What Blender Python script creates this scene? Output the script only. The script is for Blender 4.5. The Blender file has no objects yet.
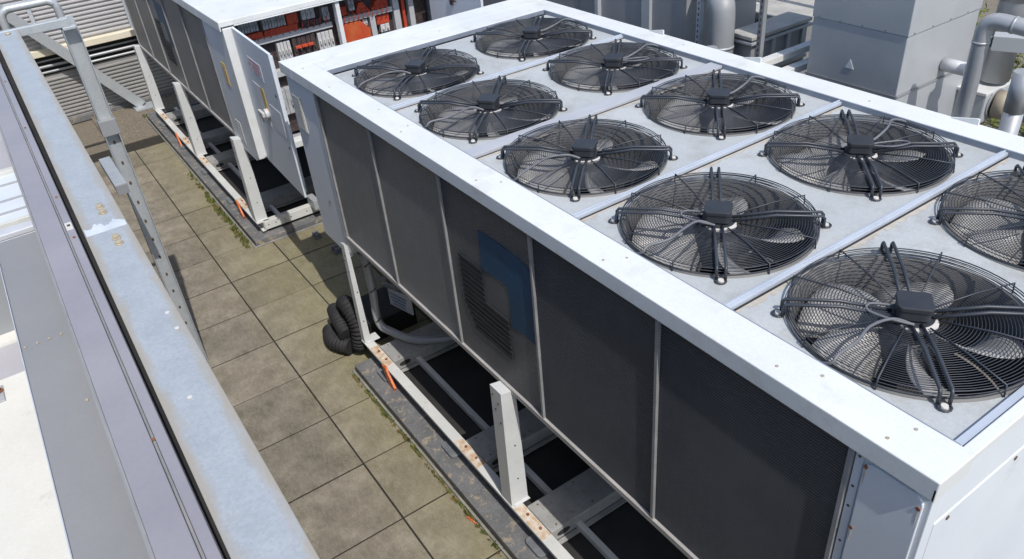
import bpy, bmesh, math, random
from mathutils import Vector, Matrix
random.seed(7)
S = bpy.context.scene
COL = S.collection
R = math.radians

# ------------------------------------------------------------------ materials
def new_mat(name):
    m = bpy.data.materials.new(name); m.use_nodes = True
    nt = m.node_tree; b = nt.nodes['Principled BSDF']
    return m, nt, b
def N(nt, t, **kw):
    n = nt.nodes.new(t)
    for k, v in kw.items(): setattr(n, k, v)
    return n
def ramp(nt, fac, stops):
    r = N(nt, 'ShaderNodeValToRGB'); e = r.color_ramp.elements
    e[0].position, e[0].color = stops[0][0], (*stops[0][1], 1)
    e[1].position, e[1].color = stops[-1][0], (*stops[-1][1], 1)
    for p, c in stops[1:-1]:
        x = e.new(p); x.color = (*c, 1)
    nt.links.new(fac, r.inputs[0]); return r.outputs[0]
def coords(nt, world=False, scale=(1, 1, 1)):
    if world: o = N(nt, 'ShaderNodeNewGeometry').outputs['Position']
    else: o = N(nt, 'ShaderNodeTexCoord').outputs['Object']
    mp = N(nt, 'ShaderNodeMapping'); mp.inputs['Scale'].default_value = scale
    nt.links.new(o, mp.inputs[0]); return mp.outputs[0]
def noise(nt, co, scale, detail=4, rough=.55):
    n = N(nt, 'ShaderNodeTexNoise'); n.inputs['Scale'].default_value = scale
    n.inputs['Detail'].default_value = detail; n.inputs['Roughness'].default_value = rough
    nt.links.new(co, n.inputs['Vector']); return n.outputs['Fac']
def mix(nt, fac, a, b, blend='MIX'):
    m = N(nt, 'ShaderNodeMix', data_type='RGBA', blend_type=blend)
    for s, v in ((0, fac), (6, a), (7, b)):
        if isinstance(v, (int, float)): m.inputs[s].default_value = v
        elif isinstance(v, tuple): m.inputs[s].default_value = (*v, 1)
        else: nt.links.new(v, m.inputs[s])
    return m.outputs[2]
def bump(nt, b, h, strength=.2, dist=.01):
    n = N(nt, 'ShaderNodeBump'); n.inputs['Strength'].default_value = strength
    n.inputs['Distance'].default_value = dist
    nt.links.new(h, n.inputs['Height']); nt.links.new(n.outputs[0], b.inputs['Normal'])
def mottled(name, c1, c2, scale=3, rough=.5, metal=0, dirt=None, dirt_amt=(.62, .75), fine=.0, bumpy=.0, world=False):
    m, nt, b = new_mat(name)
    co = coords(nt, world)
    f = noise(nt, co, scale, 6, .6)
    col = ramp(nt, f, [(.32, c1), (.68, c2)])
    if dirt:
        f2 = noise(nt, co, scale * 2.7, 8, .7)
        k = ramp(nt, f2, [(dirt_amt[0], (0, 0, 0)), (dirt_amt[1], (1, 1, 1))])
        col = mix(nt, k, col, dirt)
    if fine:
        f3 = noise(nt, co, 90, 3, .6)
        k = ramp(nt, f3, [(.3, (1 - fine,) * 3), (.7, (1 + 0 * fine,) * 3)])
        col = mix(nt, 1.0, col, k, 'MULTIPLY')
    nt.links.new(col, b.inputs['Base Color'])
    rr = N(nt, 'ShaderNodeMapRange'); rr.inputs[3].default_value = max(0, rough - .1); rr.inputs[4].default_value = min(1, rough + .12)
    nt.links.new(f, rr.inputs[0]); nt.links.new(rr.outputs[0], b.inputs['Roughness'])
    b.inputs['Metallic'].default_value = metal
    if bumpy: bump(nt, b, noise(nt, co, 60, 5), bumpy, .004)
    return m

M = {}
M['white'] = mottled('white_paint', (.64, .665, .665), (.71, .73, .725), 2.0, .42, dirt=(.55, .545, .50), dirt_amt=(.52, .80), fine=.07)
M['panel'] = mottled('cabinet_paint', (.62, .665, .71), (.68, .725, .76), 1.6, .45, dirt=(.48, .50, .50), dirt_amt=(.6, .8), fine=.04)
M['deck'] = mottled('fan_deck_paint', (.405, .435, .445), (.485, .51, .515), 2.2, .5, dirt=(.33, .325, .295), dirt_amt=(.50, .80), fine=.12)
M['bar'] = mottled('divider_metal', (.46, .51, .58), (.54, .59, .66), 3, .4, metal=.25)
M['frame_white'] = mottled('steel_frame_paint', (.55, .56, .54), (.66, .66, .63), 4, .5, dirt=(.40, .33, .24), dirt_amt=(.6, .72), fine=.1)
M['rust'] = mottled('rust', (.16, .055, .025), (.30, .12, .05), 30, .85)
M['stain'] = mottled('rust_stain', (.44, .26, .12), (.66, .63, .56), 22, .8)
M['crossgrey'] = mottled('cross_beam_steel', (.28, .28, .27), (.40, .40, .385), 7, .55, dirt=(.22, .19, .15), dirt_amt=(.55, .72), fine=.15)
M['orange'] = mottled('orange_paint', (.50, .085, .02), (.68, .19, .05), 28, .6, dirt=(.62, .55, .45), dirt_amt=(.56, .62))
M['guard'] = mottled('black_wire', (.026, .031, .040), (.042, .049, .062), 6, .42)
M['motor'] = mottled('black_plastic', (.022, .025, .032), (.035, .038, .045), 8, .5)
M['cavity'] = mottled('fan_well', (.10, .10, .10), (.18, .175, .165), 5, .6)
M['blade'] = mottled('fan_blade_metal', (.30, .30, .295), (.40, .395, .38), 6, .42, metal=.0, dirt=(.20, .185, .165), dirt_amt=(.55, .75))
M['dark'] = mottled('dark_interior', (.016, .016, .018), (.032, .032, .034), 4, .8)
M['cable'] = mottled('grey_conduit', (.30, .31, .33), (.38, .39, .40), 10, .5)
M['disc'] = mottled('hub_disc_metal', (.50, .49, .46), (.62, .60, .57), 20, .45)
M['rubber'] = mottled('black_rubber', (.010, .010, .011), (.022, .022, .024), 12, .75, dirt=(.05, .046, .04), dirt_amt=(.58, .82))
M['pad'] = mottled('rubber_foot', (.10, .11, .12), (.17, .18, .19), 15, .7)
M['lavender'] = mottled('coated_capping', (.245, .237, .262), (.285, .277, .30), 3, .42, fine=.05, dirt=(.28, .265, .28), dirt_amt=(.62, .8))
M['greysheet'] = mottled('grey_sheet', (.215, .215, .215), (.26, .258, .255), 1.6, .42, dirt=(.24, .235, .22), dirt_amt=(.6, .8), fine=.05)
M['cream'] = mottled('cream_sunlit_roof', (.60, .59, .53), (.68, .67, .62), 3, .7, dirt=(.50, .46, .40), dirt_amt=(.6, .75), fine=.06)
M['clear_rib'] = mottled('pale_ribbed_sheet', (.56, .60, .64), (.64, .68, .72), 4, .4)
M['ductgrey'] = mottled('duct_sheet', (.37, .395, .42), (.47, .49, .51), 1.3, .42, metal=.15, dirt=(.34, .33, .31), dirt_amt=(.6, .85), fine=.04)
M['ductdark'] = mottled('duct_sheet_dark', (.23, .24, .25), (.31, .32, .33), 1.3, .5, metal=.1, dirt=(.20, .19, .17))
M['pipe'] = mottled('pipe_cladding', (.32, .335, .355), (.40, .415, .43), 5, .42, metal=.3)
M['pipewhite'] = mottled('pipe_cladding_pale', (.52, .54, .56), (.62, .63, .65), 5, .45, metal=.2)
M['steelwhite'] = mottled('strut_metal', (.48, .53, .58), (.60, .64, .68), 8, .45, metal=.3)
M['yellow'] = mottled('yellow_label', (.55, .36, .08), (.66, .47, .14), 30, .6)
M['labelpaper'] = mottled('label_paper', (.62, .64, .66), (.70, .71, .72), 20, .6)
M['redmark'] = mottled('red_print', (.52, .12, .12), (.60, .2, .2), 20, .6)
M['bluemark'] = mottled('blue_print', (.16, .26, .42), (.22, .32, .5), 20, .6)
M['bolt'] = mottled('bolt_metal', (.42, .36, .26), (.55, .48, .36), 30, .5, metal=.4)
M['bolthole'] = mottled('dark_screw', (.06, .04, .03), (.14, .09, .06), 30, .7)
M['comp_grey'] = mottled('electrical_grey', (.30, .31, .32), (.42, .43, .44), 20, .5)
M['comp_white'] = mottled('electrical_white', (.46, .46, .46), (.55, .55, .54), 20, .5)
M['comp_red'] = mottled('electrical_red', (.36, .038, .018), (.50, .07, .025), 12, .5)
M['comp_orange'] = mottled('electrical_orange', (.44, .05, .018), (.48, .12, .035), 9, .5)
M['comp_black'] = mottled('electrical_black', (.03, .025, .027), (.09, .06, .055), 20, .5)
M['trunking'] = mottled('trunking_grey', (.38, .39, .40), (.44, .45, .46), 6, .6)
M['vent'] = mottled('vent_plastic', (.50, .50, .46), (.58, .58, .54), 10, .6)
M['logo_blue'] = mottled('blue_logo_paint', (.012, .058, .115), (.017, .078, .15), 9, .55, dirt=(.03, .10, .19), dirt_amt=(.5, .8), fine=.25)
M['logo_dark'] = mottled('dark_logo_paint', (.018, .018, .020), (.03, .03, .032), 9, .6)
M['mauve_roof'] = mottled('mauve_sheet', (.36, .35, .37), (.44, .43, .45), 2, .5)

M['widebar'] = mottled('wide_divider_metal', (.36, .38, .42), (.42, .44, .47), 3, .5)
M['zincpatch'] = mottled('zinc_paint', (.46, .51, .55), (.58, .62, .65), 18, .5)
M['dustylid'] = mottled('dusty_lid', (.34, .335, .31), (.48, .465, .43), 5, .7, dirt=(.28, .22, .15), dirt_amt=(.58, .75), fine=.15)
M['edgeshade'] = mottled('inner_edge_shade', (.16, .19, .24), (.24, .27, .32), 6, .5)  # shade on the frame's inner face, put into its colour
M['tan_cover'] = mottled('tan_cover_paint', (.26, .22, .16), (.40, .35, .27), 9, .6)
M['edgestrip'] = mottled('plinth_edge_trim', (.17, .17, .16), (.30, .29, .27), 9, .7)
M['panelwhite'] = mottled('leg_paint', (.55, .57, .575), (.63, .645, .645), 4, .45, dirt=(.46, .43, .38), dirt_amt=(.62, .8), fine=.08)
M['deckdirt'] = mottled('deck_dirt', (.36, .33, .28), (.46, .43, .38), 20, .8)
M['fancable'] = mottled('fan_conduit', (.10, .105, .12), (.16, .165, .18), 10, .5)
M['coildiv'] = mottled('coil_divider_metal', (.20, .205, .21), (.29, .29, .29), 8, .5)
M['coilrail'] = mottled('coil_rail_metal', (.30, .29, .28), (.40, .385, .37), 6, .5)
def galvanised():
    m, nt, b = new_mat('galvanised_steel')
    co = coords(nt)
    v = N(nt, 'ShaderNodeTexVoronoi'); v.inputs['Scale'].default_value = 150; nt.links.new(co, v.inputs['Vector'])
    f = noise(nt, co, 9.0, 9, .75)
    c = ramp(nt, f, [(.32, (.425, .46, .485)), (.68, (.51, .54, .56))])
    k = ramp(nt, v.outputs['Color'], [(.2, (.90, .90, .90)), (.8, (1, 1, 1))])
    c = mix(nt, 1.0, c, k, 'MULTIPLY')
    f2 = noise(nt, co, 34, 6, .7)
    c = mix(nt, ramp(nt, f2, [(.60, (0, 0, 0)), (.78, (.55, .55, .55))]), c, (.58, .60, .60))
    nt.links.new(c, b.inputs['Base Color']); b.inputs['Metallic'].default_value = .35
    b.inputs['Roughness'].default_value = .48
    return m
M['galv'] = galvanised()

def galv_rail():   # same steel with tan weathering along its long edges (width runs along local Y, +-0.085)
    m = M['galv'].copy(); m.name = 'weathered_galvanised_rail'; nt = m.node_tree
    b = nt.nodes['Principled BSDF']; src = b.inputs['Base Color'].links[0].from_socket
    co = coords(nt); sx = N(nt, 'ShaderNodeSeparateXYZ'); nt.links.new(co, sx.inputs[0])
    ab = N(nt, 'ShaderNodeMath', operation='ABSOLUTE'); nt.links.new(sx.outputs[1], ab.inputs[0])
    n = noise(nt, coords(nt, scale=(1, 4, 1)), 4.5, 6, .7)
    sub = N(nt, 'ShaderNodeMath', operation='MULTIPLY_ADD'); sub.inputs[1].default_value = .085; nt.links.new(n, sub.inputs[0]); nt.links.new(ab.outputs[0], sub.inputs[2])
    k = ramp(nt, sub.outputs[0], [(.080, (0, 0, 0)), (.106, (.9, .9, .9))])
    c = mix(nt, k, src, (.44, .39, .31)); nt.links.new(c, b.inputs['Base Color'])
    return m
M['rail'] = galv_rail()

def coil_mat(name, c1, c2, c3, ior, ro):
    m, nt, b = new_mat(name)
    co = coords(nt)
    sx = N(nt, 'ShaderNodeSeparateXYZ'); nt.links.new(co, sx.inputs[0])
    w = N(nt, 'ShaderNodeMath', operation='MULTIPLY'); w.inputs[1].default_value = 2 * math.pi / .0125; nt.links.new(sx.outputs[2], w.inputs[0])
    s = N(nt, 'ShaderNodeMath', operation='SINE'); nt.links.new(w.outputs[0], s.inputs[0])
    n = noise(nt, co, 2.2, 6, .6); n2 = noise(nt, coords(nt, scale=(1, 1, .15)), 30, 4, .6)
    c = ramp(nt, n, [(.3, c1), (.7, c2)])
    c = mix(nt, ramp(nt, n2, [(.5, (0, 0, 0)), (.8, (.5, .5, .5))]), c, c3)
    ln = ramp(nt, s.outputs[0], [(.0, (.55, .55, .55)), (.7, (1.2, 1.2, 1.2))])
    c = mix(nt, 1.0, c, ln, 'MULTIPLY')
    nt.links.new(c, b.inputs['Base Color']); b.inputs['Roughness'].default_value = ro
    b.inputs['IOR'].default_value = ior; b.inputs['Metallic'].default_value = .05
    bump(nt, b, s.outputs[0], 1.0, .006)
    return m
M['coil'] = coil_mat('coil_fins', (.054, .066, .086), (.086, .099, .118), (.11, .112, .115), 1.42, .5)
M['coil_mid'] = coil_mat('mid_tone_coil_fins', (.078, .084, .092), (.118, .121, .124), (.15, .147, .138), 1.6, .42)
M['coil_pale'] = coil_mat('pale_coil_fins', (.108, .110, .111), (.165, .163, .155), (.24, .225, .195), 2.0, .38)  # paler, browner and glossier fins than the near coils

def paver_mat():
    m, nt, b = new_mat('concrete_pavers')
    g = N(nt, 'ShaderNodeNewGeometry')
    mp = N(nt, 'ShaderNodeMapping'); mp.inputs['Scale'].default_value = (1 / .6, 1 / .6, 0)
    mp.inputs['Location'].default_value = (-.067 / -.6 * 1.0, .765 / .6, 0)
    mp.inputs['Location'].default_value = (.067 / .6 + 20, .765 / .6 + 20, 0)
    nt.links.new(g.outputs['Position'], mp.inputs[0])
    fl = N(nt, 'ShaderNodeVectorMath', operation='FLOOR'); nt.links.new(mp.outputs[0], fl.inputs[0])
    wn = N(nt, 'ShaderNodeTexWhiteNoise'); nt.links.new(fl.outputs[0], wn.inputs[0])
    co = coords(nt, True)
    f = noise(nt, co, 4.5, 10, .72)
    c = ramp(nt, f, [(.28, (.120, .107, .083)), (.50, (.205, .183, .143)), (.76, (.35, .325, .265))])
    k = ramp(nt, wn.outputs['Value'], [(0, (.80, .79, .78)), (1, (1.10, 1.08, 1.06))])
    c = mix(nt, 1.0, c, k, 'MULTIPLY')
    # yellow-green algae growing close to the plinths
    sx = N(nt, 'ShaderNodeSeparateXYZ'); nt.links.new(g.outputs['Position'], sx.inputs[0])
    mr = N(nt, 'ShaderNodeMapRange'); mr.inputs[1].default_value = -.95; mr.inputs[2].default_value = -.35
    nt.links.new(sx.outputs[1], mr.inputs[0])
    f4 = noise(nt, co, 2.3, 6, .7)
    mm = N(nt, 'ShaderNodeMath', operation='MULTIPLY'); nt.links.new(mr.outputs[0], mm.inputs[0]); nt.links.new(f4, mm.inputs[1])
    c = mix(nt, mm.outputs[0], c, (.22, .20, .085))
    # pale scratches
    n5 = noise(nt, coords(nt, True, (1, 3, 1)), 5, 12, .8)
    sc = ramp(nt, n5, [(.487, (0, 0, 0)), (.5, (.5, .5, .5)), (.513, (0, 0, 0))])
    c = mix(nt, sc, c, (.40, .37, .30))
    n6 = noise(nt, co, 120, 3, .7)
    c = mix(nt, 1.0, c, ramp(nt, n6, [(.3, (.84, .84, .84)), (.7, (1.08, 1.08, 1.08))]), 'MULTIPLY')
    nt.links.new(c, b.inputs['Base Color']); b.inputs['Roughness'].default_value = .9
    bump(nt, b, noise(nt, co, 35, 8, .7), .35, .006)
    return m
M['paver'] = paver_mat()
M['joint'] = mottled('joint_dirt', (.018, .016, .013), (.035, .030, .023), 20, .95, world=True)
M['gravel'] = mottled('roof_gravel', (.10, .085, .065), (.24, .21, .16), 45, .95, bumpy=.9, world=True)
M['plinth'] = mottled('plinth_concrete', (.12, .124, .13), (.20, .20, .20), 5, .85, dirt=(.34, .29, .22), dirt_amt=(.54, .62), fine=.35, bumpy=.5, world=True)
M['mat'] = mottled('black_membrane', (.020, .020, .020), (.038, .036, .034), 6, .85, dirt=(.10, .09, .08), dirt_amt=(.74, .78), world=True)
M['moss'] = mottled('moss_green', (.06, .08, .015), (.15, .17, .04), 40, .9)
M['moss2'] = mottled('moss_brown', (.12, .08, .02), (.20, .16, .05), 40, .9)
M['wallsheet'] = mottled('corrugated_sheet', (.42, .42, .43), (.50, .49, .49), 2, .5, fine=.05, dirt=(.38, .35, .30), dirt_amt=(.6, .8))
M['wallsheet2'] = mottled('corrugated_sheet_grey', (.26, .26, .255), (.33, .32, .31), 2, .5, dirt=(.2, .18, .15), dirt_amt=(.6, .8))
M['creamtrim'] = mottled('cream_trim', (.66, .61, .47), (.72, .67, .54), 4, .6)

# ------------------------------------------------------------------ mesh builder
class MB:
    def __init__(s): s.bm = bmesh.new()
    def box(s, x0, x1, y0, y1, z0, z1, rot=None, about=None):
        vs = [s.bm.verts.new((x, y, z)) for z in (z0, z1) for y in (y0, y1) for x in (x0, x1)]
        for f in ((0, 2, 3, 1), (4, 5, 7, 6), (0, 1, 5, 4), (2, 6, 7, 3), (0, 4, 6, 2), (1, 3, 7, 5)):
            s.bm.faces.new([vs[i] for i in f])
        if rot:
            bmesh.ops.rotate(s.bm, verts=vs, cent=about or Vector(((x0 + x1) / 2, (y0 + y1) / 2, (z0 + z1) / 2)), matrix=rot)
        return s
    def tube(s, pts, r, n=8, closed=False, cap=True):
        pts = [Vector(p) for p in pts]; rings = []; L = len(pts); up = None
        for i, p in enumerate(pts):
            a = pts[(i - 1) % L] if (closed or i > 0) else p
            c = pts[(i + 1) % L] if (closed or i < L - 1) else p
            d1 = (p - a); d2 = (c - p)
            if d1.length > 1e-9: d1.normalize()
            if d2.length > 1e-9: d2.normalize()
            t = (d1 + d2)
            if t.length < 1e-6: t = d2
            t.normalize()
            if up is None:
                up = Vector((0, 0, 1)) if abs(t.z) < .9 else Vector((1, 0, 0))
            u = (up - t * up.dot(t))
            if u.length < 1e-4: u = Vector((1, 0, 0)) - t * t.x
            u.normalize(); up = u; w = t.cross(u)
            rr = r[i] if isinstance(r, (list, tuple)) else r
            k = 1.0
            if d1.length > .5 and d2.length > .5:
                cs = max(.35, d1.dot(t)); k = 1 / cs if cs < .999 else 1
            rings.append([s.bm.verts.new(p + (u * math.cos(2 * math.pi * j / n) + w * math.sin(2 * math.pi * j / n)) * rr) for j in range(n)])
        m = L if closed else L - 1
        for i in range(m):
            A, B = rings[i], rings[(i + 1) % L]
            for j in range(n): s.bm.faces.new((A[j], A[(j + 1) % n], B[(j + 1) % n], B[j])).smooth = True
        if cap and not closed:
            s.bm.faces.new(rings[0][::-1]); s.bm.faces.new(rings[-1])
        return s
    def cyl(s, c, r, h, axis='z', n=24, r2=None):
        c = Vector(c); d = {'x': Vector((1, 0, 0)), 'y': Vector((0, 1, 0)), 'z': Vector((0, 0, 1))}[axis] * h
        return s.tube([c, c + d], [r, r if r2 is None else r2], n)
    def prism(s, poly, a0, a1, axis='y'):
        def P(u, v, a):
            return {'y': (u, a, v), 'x': (a, u, v), 'z': (u, v, a)}[axis]
        A = [s.bm.verts.new(P(u, v, a0)) for u, v in poly]; B = [s.bm.verts.new(P(u, v, a1)) for u, v in poly]
        s.bm.faces.new(A); s.bm.faces.new(B[::-1]); n = len(poly)
        for i in range(n): s.bm.faces.new((A[i], B[i], B[(i + 1) % n], A[(i + 1) % n]))
        return s
    def face(s, pts):
        s.bm.faces.new([s.bm.verts.new(p) for p in pts]); return s
    def build(s, name, mat, parent=None, bevel=0, seg=2, local=False):
        bmesh.ops.recalc_face_normals(s.bm, faces=s.bm.faces)
        off = Vector((0, 0, 0))
        if parent is not None and not local:
            p = parent
            while p is not None: off += p.location; p = p.parent
            bmesh.ops.translate(s.bm, verts=s.bm.verts, vec=-off)
        me = bpy.data.meshes.new(name); s.bm.to_mesh(me); s.bm.free()
        me.materials.append(M[mat] if isinstance(mat, str) else mat)
        o = bpy.data.objects.new(name, me); COL.objects.link(o)
        if parent is not None: o.parent = parent
        if bevel:
            b = o.modifiers.new('bevel', 'BEVEL'); b.width = bevel; b.segments = seg; b.limit_method = 'ANGLE'; b.angle_limit = R(40)
        return o
def split_build(mb, name, mat, parent, **k):
    """one object per loose piece"""
    bm = mb.bm; bm.verts.ensure_lookup_table(); seen = set(); out = []
    for v in bm.verts:
        if v in seen: continue
        st = [v]; seen.add(v); isl = []
        while st:
            a = st.pop(); isl.append(a)
            for e in a.link_edges:
                o_ = e.other_vert(a)
                if o_ not in seen: seen.add(o_); st.append(o_)
        m2 = MB(); mp = {a: m2.bm.verts.new(a.co) for a in isl}
        fs_ = set(f for a in isl for f in a.link_faces)
        for f in fs_: m2.bm.faces.new([mp[a] for a in f.verts]).smooth = f.smooth
        out.append(m2.build(name, mat, parent, **k))
    bm.free(); return out
def centre(o):
    """move a top-level mesh's origin to its own middle-bottom"""
    vs = [v.co for v in o.data.vertices]
    c = Vector(((min(v.x for v in vs) + max(v.x for v in vs)) / 2, (min(v.y for v in vs) + max(v.y for v in vs)) / 2, min(v.z for v in vs)))
    o.data.transform(Matrix.Translation(-c)); o.location = c; return o
def tag(o, label=None, cat=None, group=None, kind=None):
    if label: o['label'] = label
    if cat: o['category'] = cat
    if group: o['group'] = group
    if kind: o['kind'] = kind
    return o
def empty(name, loc, label, cat, group=None):
    o = bpy.data.objects.new(name, None); COL.objects.link(o); o.location = loc
    o.empty_display_size = .1
    return tag(o, label, cat, group)
def copy_tree(o, parent=None):
    c = o.copy(); COL.objects.link(c); c.parent = parent
    for ch in list(o.children): copy_tree(ch, c)
    return c

# ------------------------------------------------------------------ camera (solved from the photograph)
cam = bpy.data.cameras.new('camera'); camo = bpy.data.objects.new('camera', cam); COL.objects.link(camo)
yaw, pit, rol = R(148.57727), R(34.00998), R(-5.64501)
fwd = Vector((math.cos(pit) * math.cos(yaw), math.cos(pit) * math.sin(yaw), -math.sin(pit)))
rt = Vector((math.sin(yaw), -math.cos(yaw), 0)); up = rt.cross(fwd)
r2 = math.cos(rol) * rt + math.sin(rol) * up; u2 = -math.sin(rol) * rt + math.cos(rol) * up
mw = Matrix((( r2.x, u2.x, -fwd.x, 5.0777), (r2.y, u2.y, -fwd.y, -1.80185), (r2.z, u2.z, -fwd.z, 4.07069), (0, 0, 0, 1)))
camo.matrix_world = mw
cam.sensor_width = 36; cam.lens = 36 * 781.035 / 1024; cam.clip_start = .05; cam.clip_end = 500
S.camera = camo

# ------------------------------------------------------------------ light
sv = Vector((.70, -.085, 1.0)).normalized()
sun = bpy.data.lights.new('sun', 'SUN'); sun.energy = 3.15; sun.angle = R(.53); sun.color = (1, .955, .90)
so = bpy.data.objects.new('sun', sun); COL.objects.link(so); so.rotation_euler = sv.to_track_quat('Z', 'Y').to_euler()
w = bpy.data.worlds.new('World'); S.world = w; w.use_nodes = True
sky = w.node_tree.nodes.new('ShaderNodeTexSky'); sky.sky_type = 'NISHITA'; sky.sun_disc = False
sky.sun_elevation = math.asin(sv.z); sky.sun_rotation = math.atan2(sv.x, sv.y)
sky.air_density = 1.0; sky.dust_density = 1.5
bg = w.node_tree.nodes['Background']; w.node_tree.links.new(sky.outputs[0], bg.inputs[0]); bg.inputs[1].default_value = .15
S.view_settings.view_transform = 'Standard'; S.view_settings.look = 'None'; S.view_settings.gamma = 1; S.view_settings.exposure = .28

# ------------------------------------------------------------------ the roof
b = MB(); b.face([(-60, -60, -.05), (60, -60, -.05), (60, 60, -.05), (-60, 60, -.05)])
tag(b.build('roof_surface', 'gravel'), kind='structure')
b = MB(); b.box(-6.4, 5.2, -2.6, 2.55, -.04, -.008)
tag(b.build('paving_joints', 'joint'), kind='structure')
b = MB(); px0, py0 = -.067, -.765
for i in range(-11, 9):
    for j in range(-3, 6):
        x, y = px0 + .6 * i, py0 + .6 * j
        if x < -6.4: continue
        g = .0062 if i != -7 or j != 0 else .006
        dz = random.uniform(-.0025, .0025); gx = random.uniform(-.0015, .0015)
        b.box(x + g + gx, x + .6 - g + gx, y + g, y + .6 - g, -.006, .0 + dz)
tag(b.build('paving', 'paver', bevel=.003), kind='structure')
b = MB(); b.box(-8.0, -6.45, -1.0, .6, -.045, -.012)
tag(b.build('sand_strip', 'gravel'), kind='structure')

# ------------------------------------------------------------------ corrugated wall at the far end
def corrugated(name, x, y0, y1, z0, z1, pitch, depth, mat, parent):
    b = MB(); prof = []; n = int((z1 - z0) / pitch)
    for k in range(n):
        z = z0 + k * pitch
        prof += [(0, z), (0, z + pitch * .35), (depth, z + pitch * .5), (depth, z + pitch * .85)]
    prof.append((0, z0 + n * pitch))
    V = [[b.bm.verts.new((x + p[0], y, p[1])) for p in prof] for y in (y0, y1)]
    for i in range(len(prof) - 1): b.bm.faces.new((V[0][i], V[1][i], V[1][i + 1], V[0][i + 1]))
    # a thin backing gives the sheet thickness
    b.box(x - .04, x - .003, y0, y1, z0, z1)
    return b.build(name, mat, parent)
wall = empty('plant_screen_wall', (-8.1, -.5, 0), 'grey corrugated metal screen wall with cream ledge at the far end of the walkway', 'wall')
corrugated('lower_cladding', -8.05, -6, 6, 0, .70, .055, .022, 'wallsheet2', wall)
corrugated('upper_cladding', -8.05, -6, 6, 1.10, 3.2, .06, .022, 'wallsheet', wall)
MB().box(-8.12, -7.93, -6, 6, 1.0, 1.095).build('ledge', 'creamtrim', wall, .008)
MB().box(-8.3, -8.1, -6, 6, .70, 1.0).build('shadow_gap', 'dark', wall)
b = MB()
for z, r in ((.76, .018), (.84, .022), (.92, .014)): b.tube([(-8.03, -6, z), (-8.03, 6, z)], r, 8)
b.build('rail', 'pipe', wall)
MB().box(-8.1, -7.96, -6, 6, -.04, .05).build('base_kerb', 'plinth', wall, .01)
b = MB()
for y in (-1.25, -.02, 1.2): b.box(-8.02, -7.96, y, y + .05, 1.096, 3.2)
split_build(b, 'cover_strip', 'steelwhite', wall)

# ------------------------------------------------------------------ chiller unit
TOP = 2.364; FR = .46; PITCH = .89
def rounded_poly(x0, x1, y0, y1, r, n=5):
    p = []
    for cx, cy, a0 in ((x1 - r, y1 - r, 0), (x0 + r, y1 - r, 90), (x0 + r, y0 + r, 180), (x1 - r, y0 + r, 270)):
        for k in range(n + 1):
            a = R(a0 + 90 * k / n); p.append((cx + r * math.cos(a), cy + r * math.sin(a)))
    return p
ZD = TOP - .034       # fan deck level
RF = .396             # fan ring radius

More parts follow.
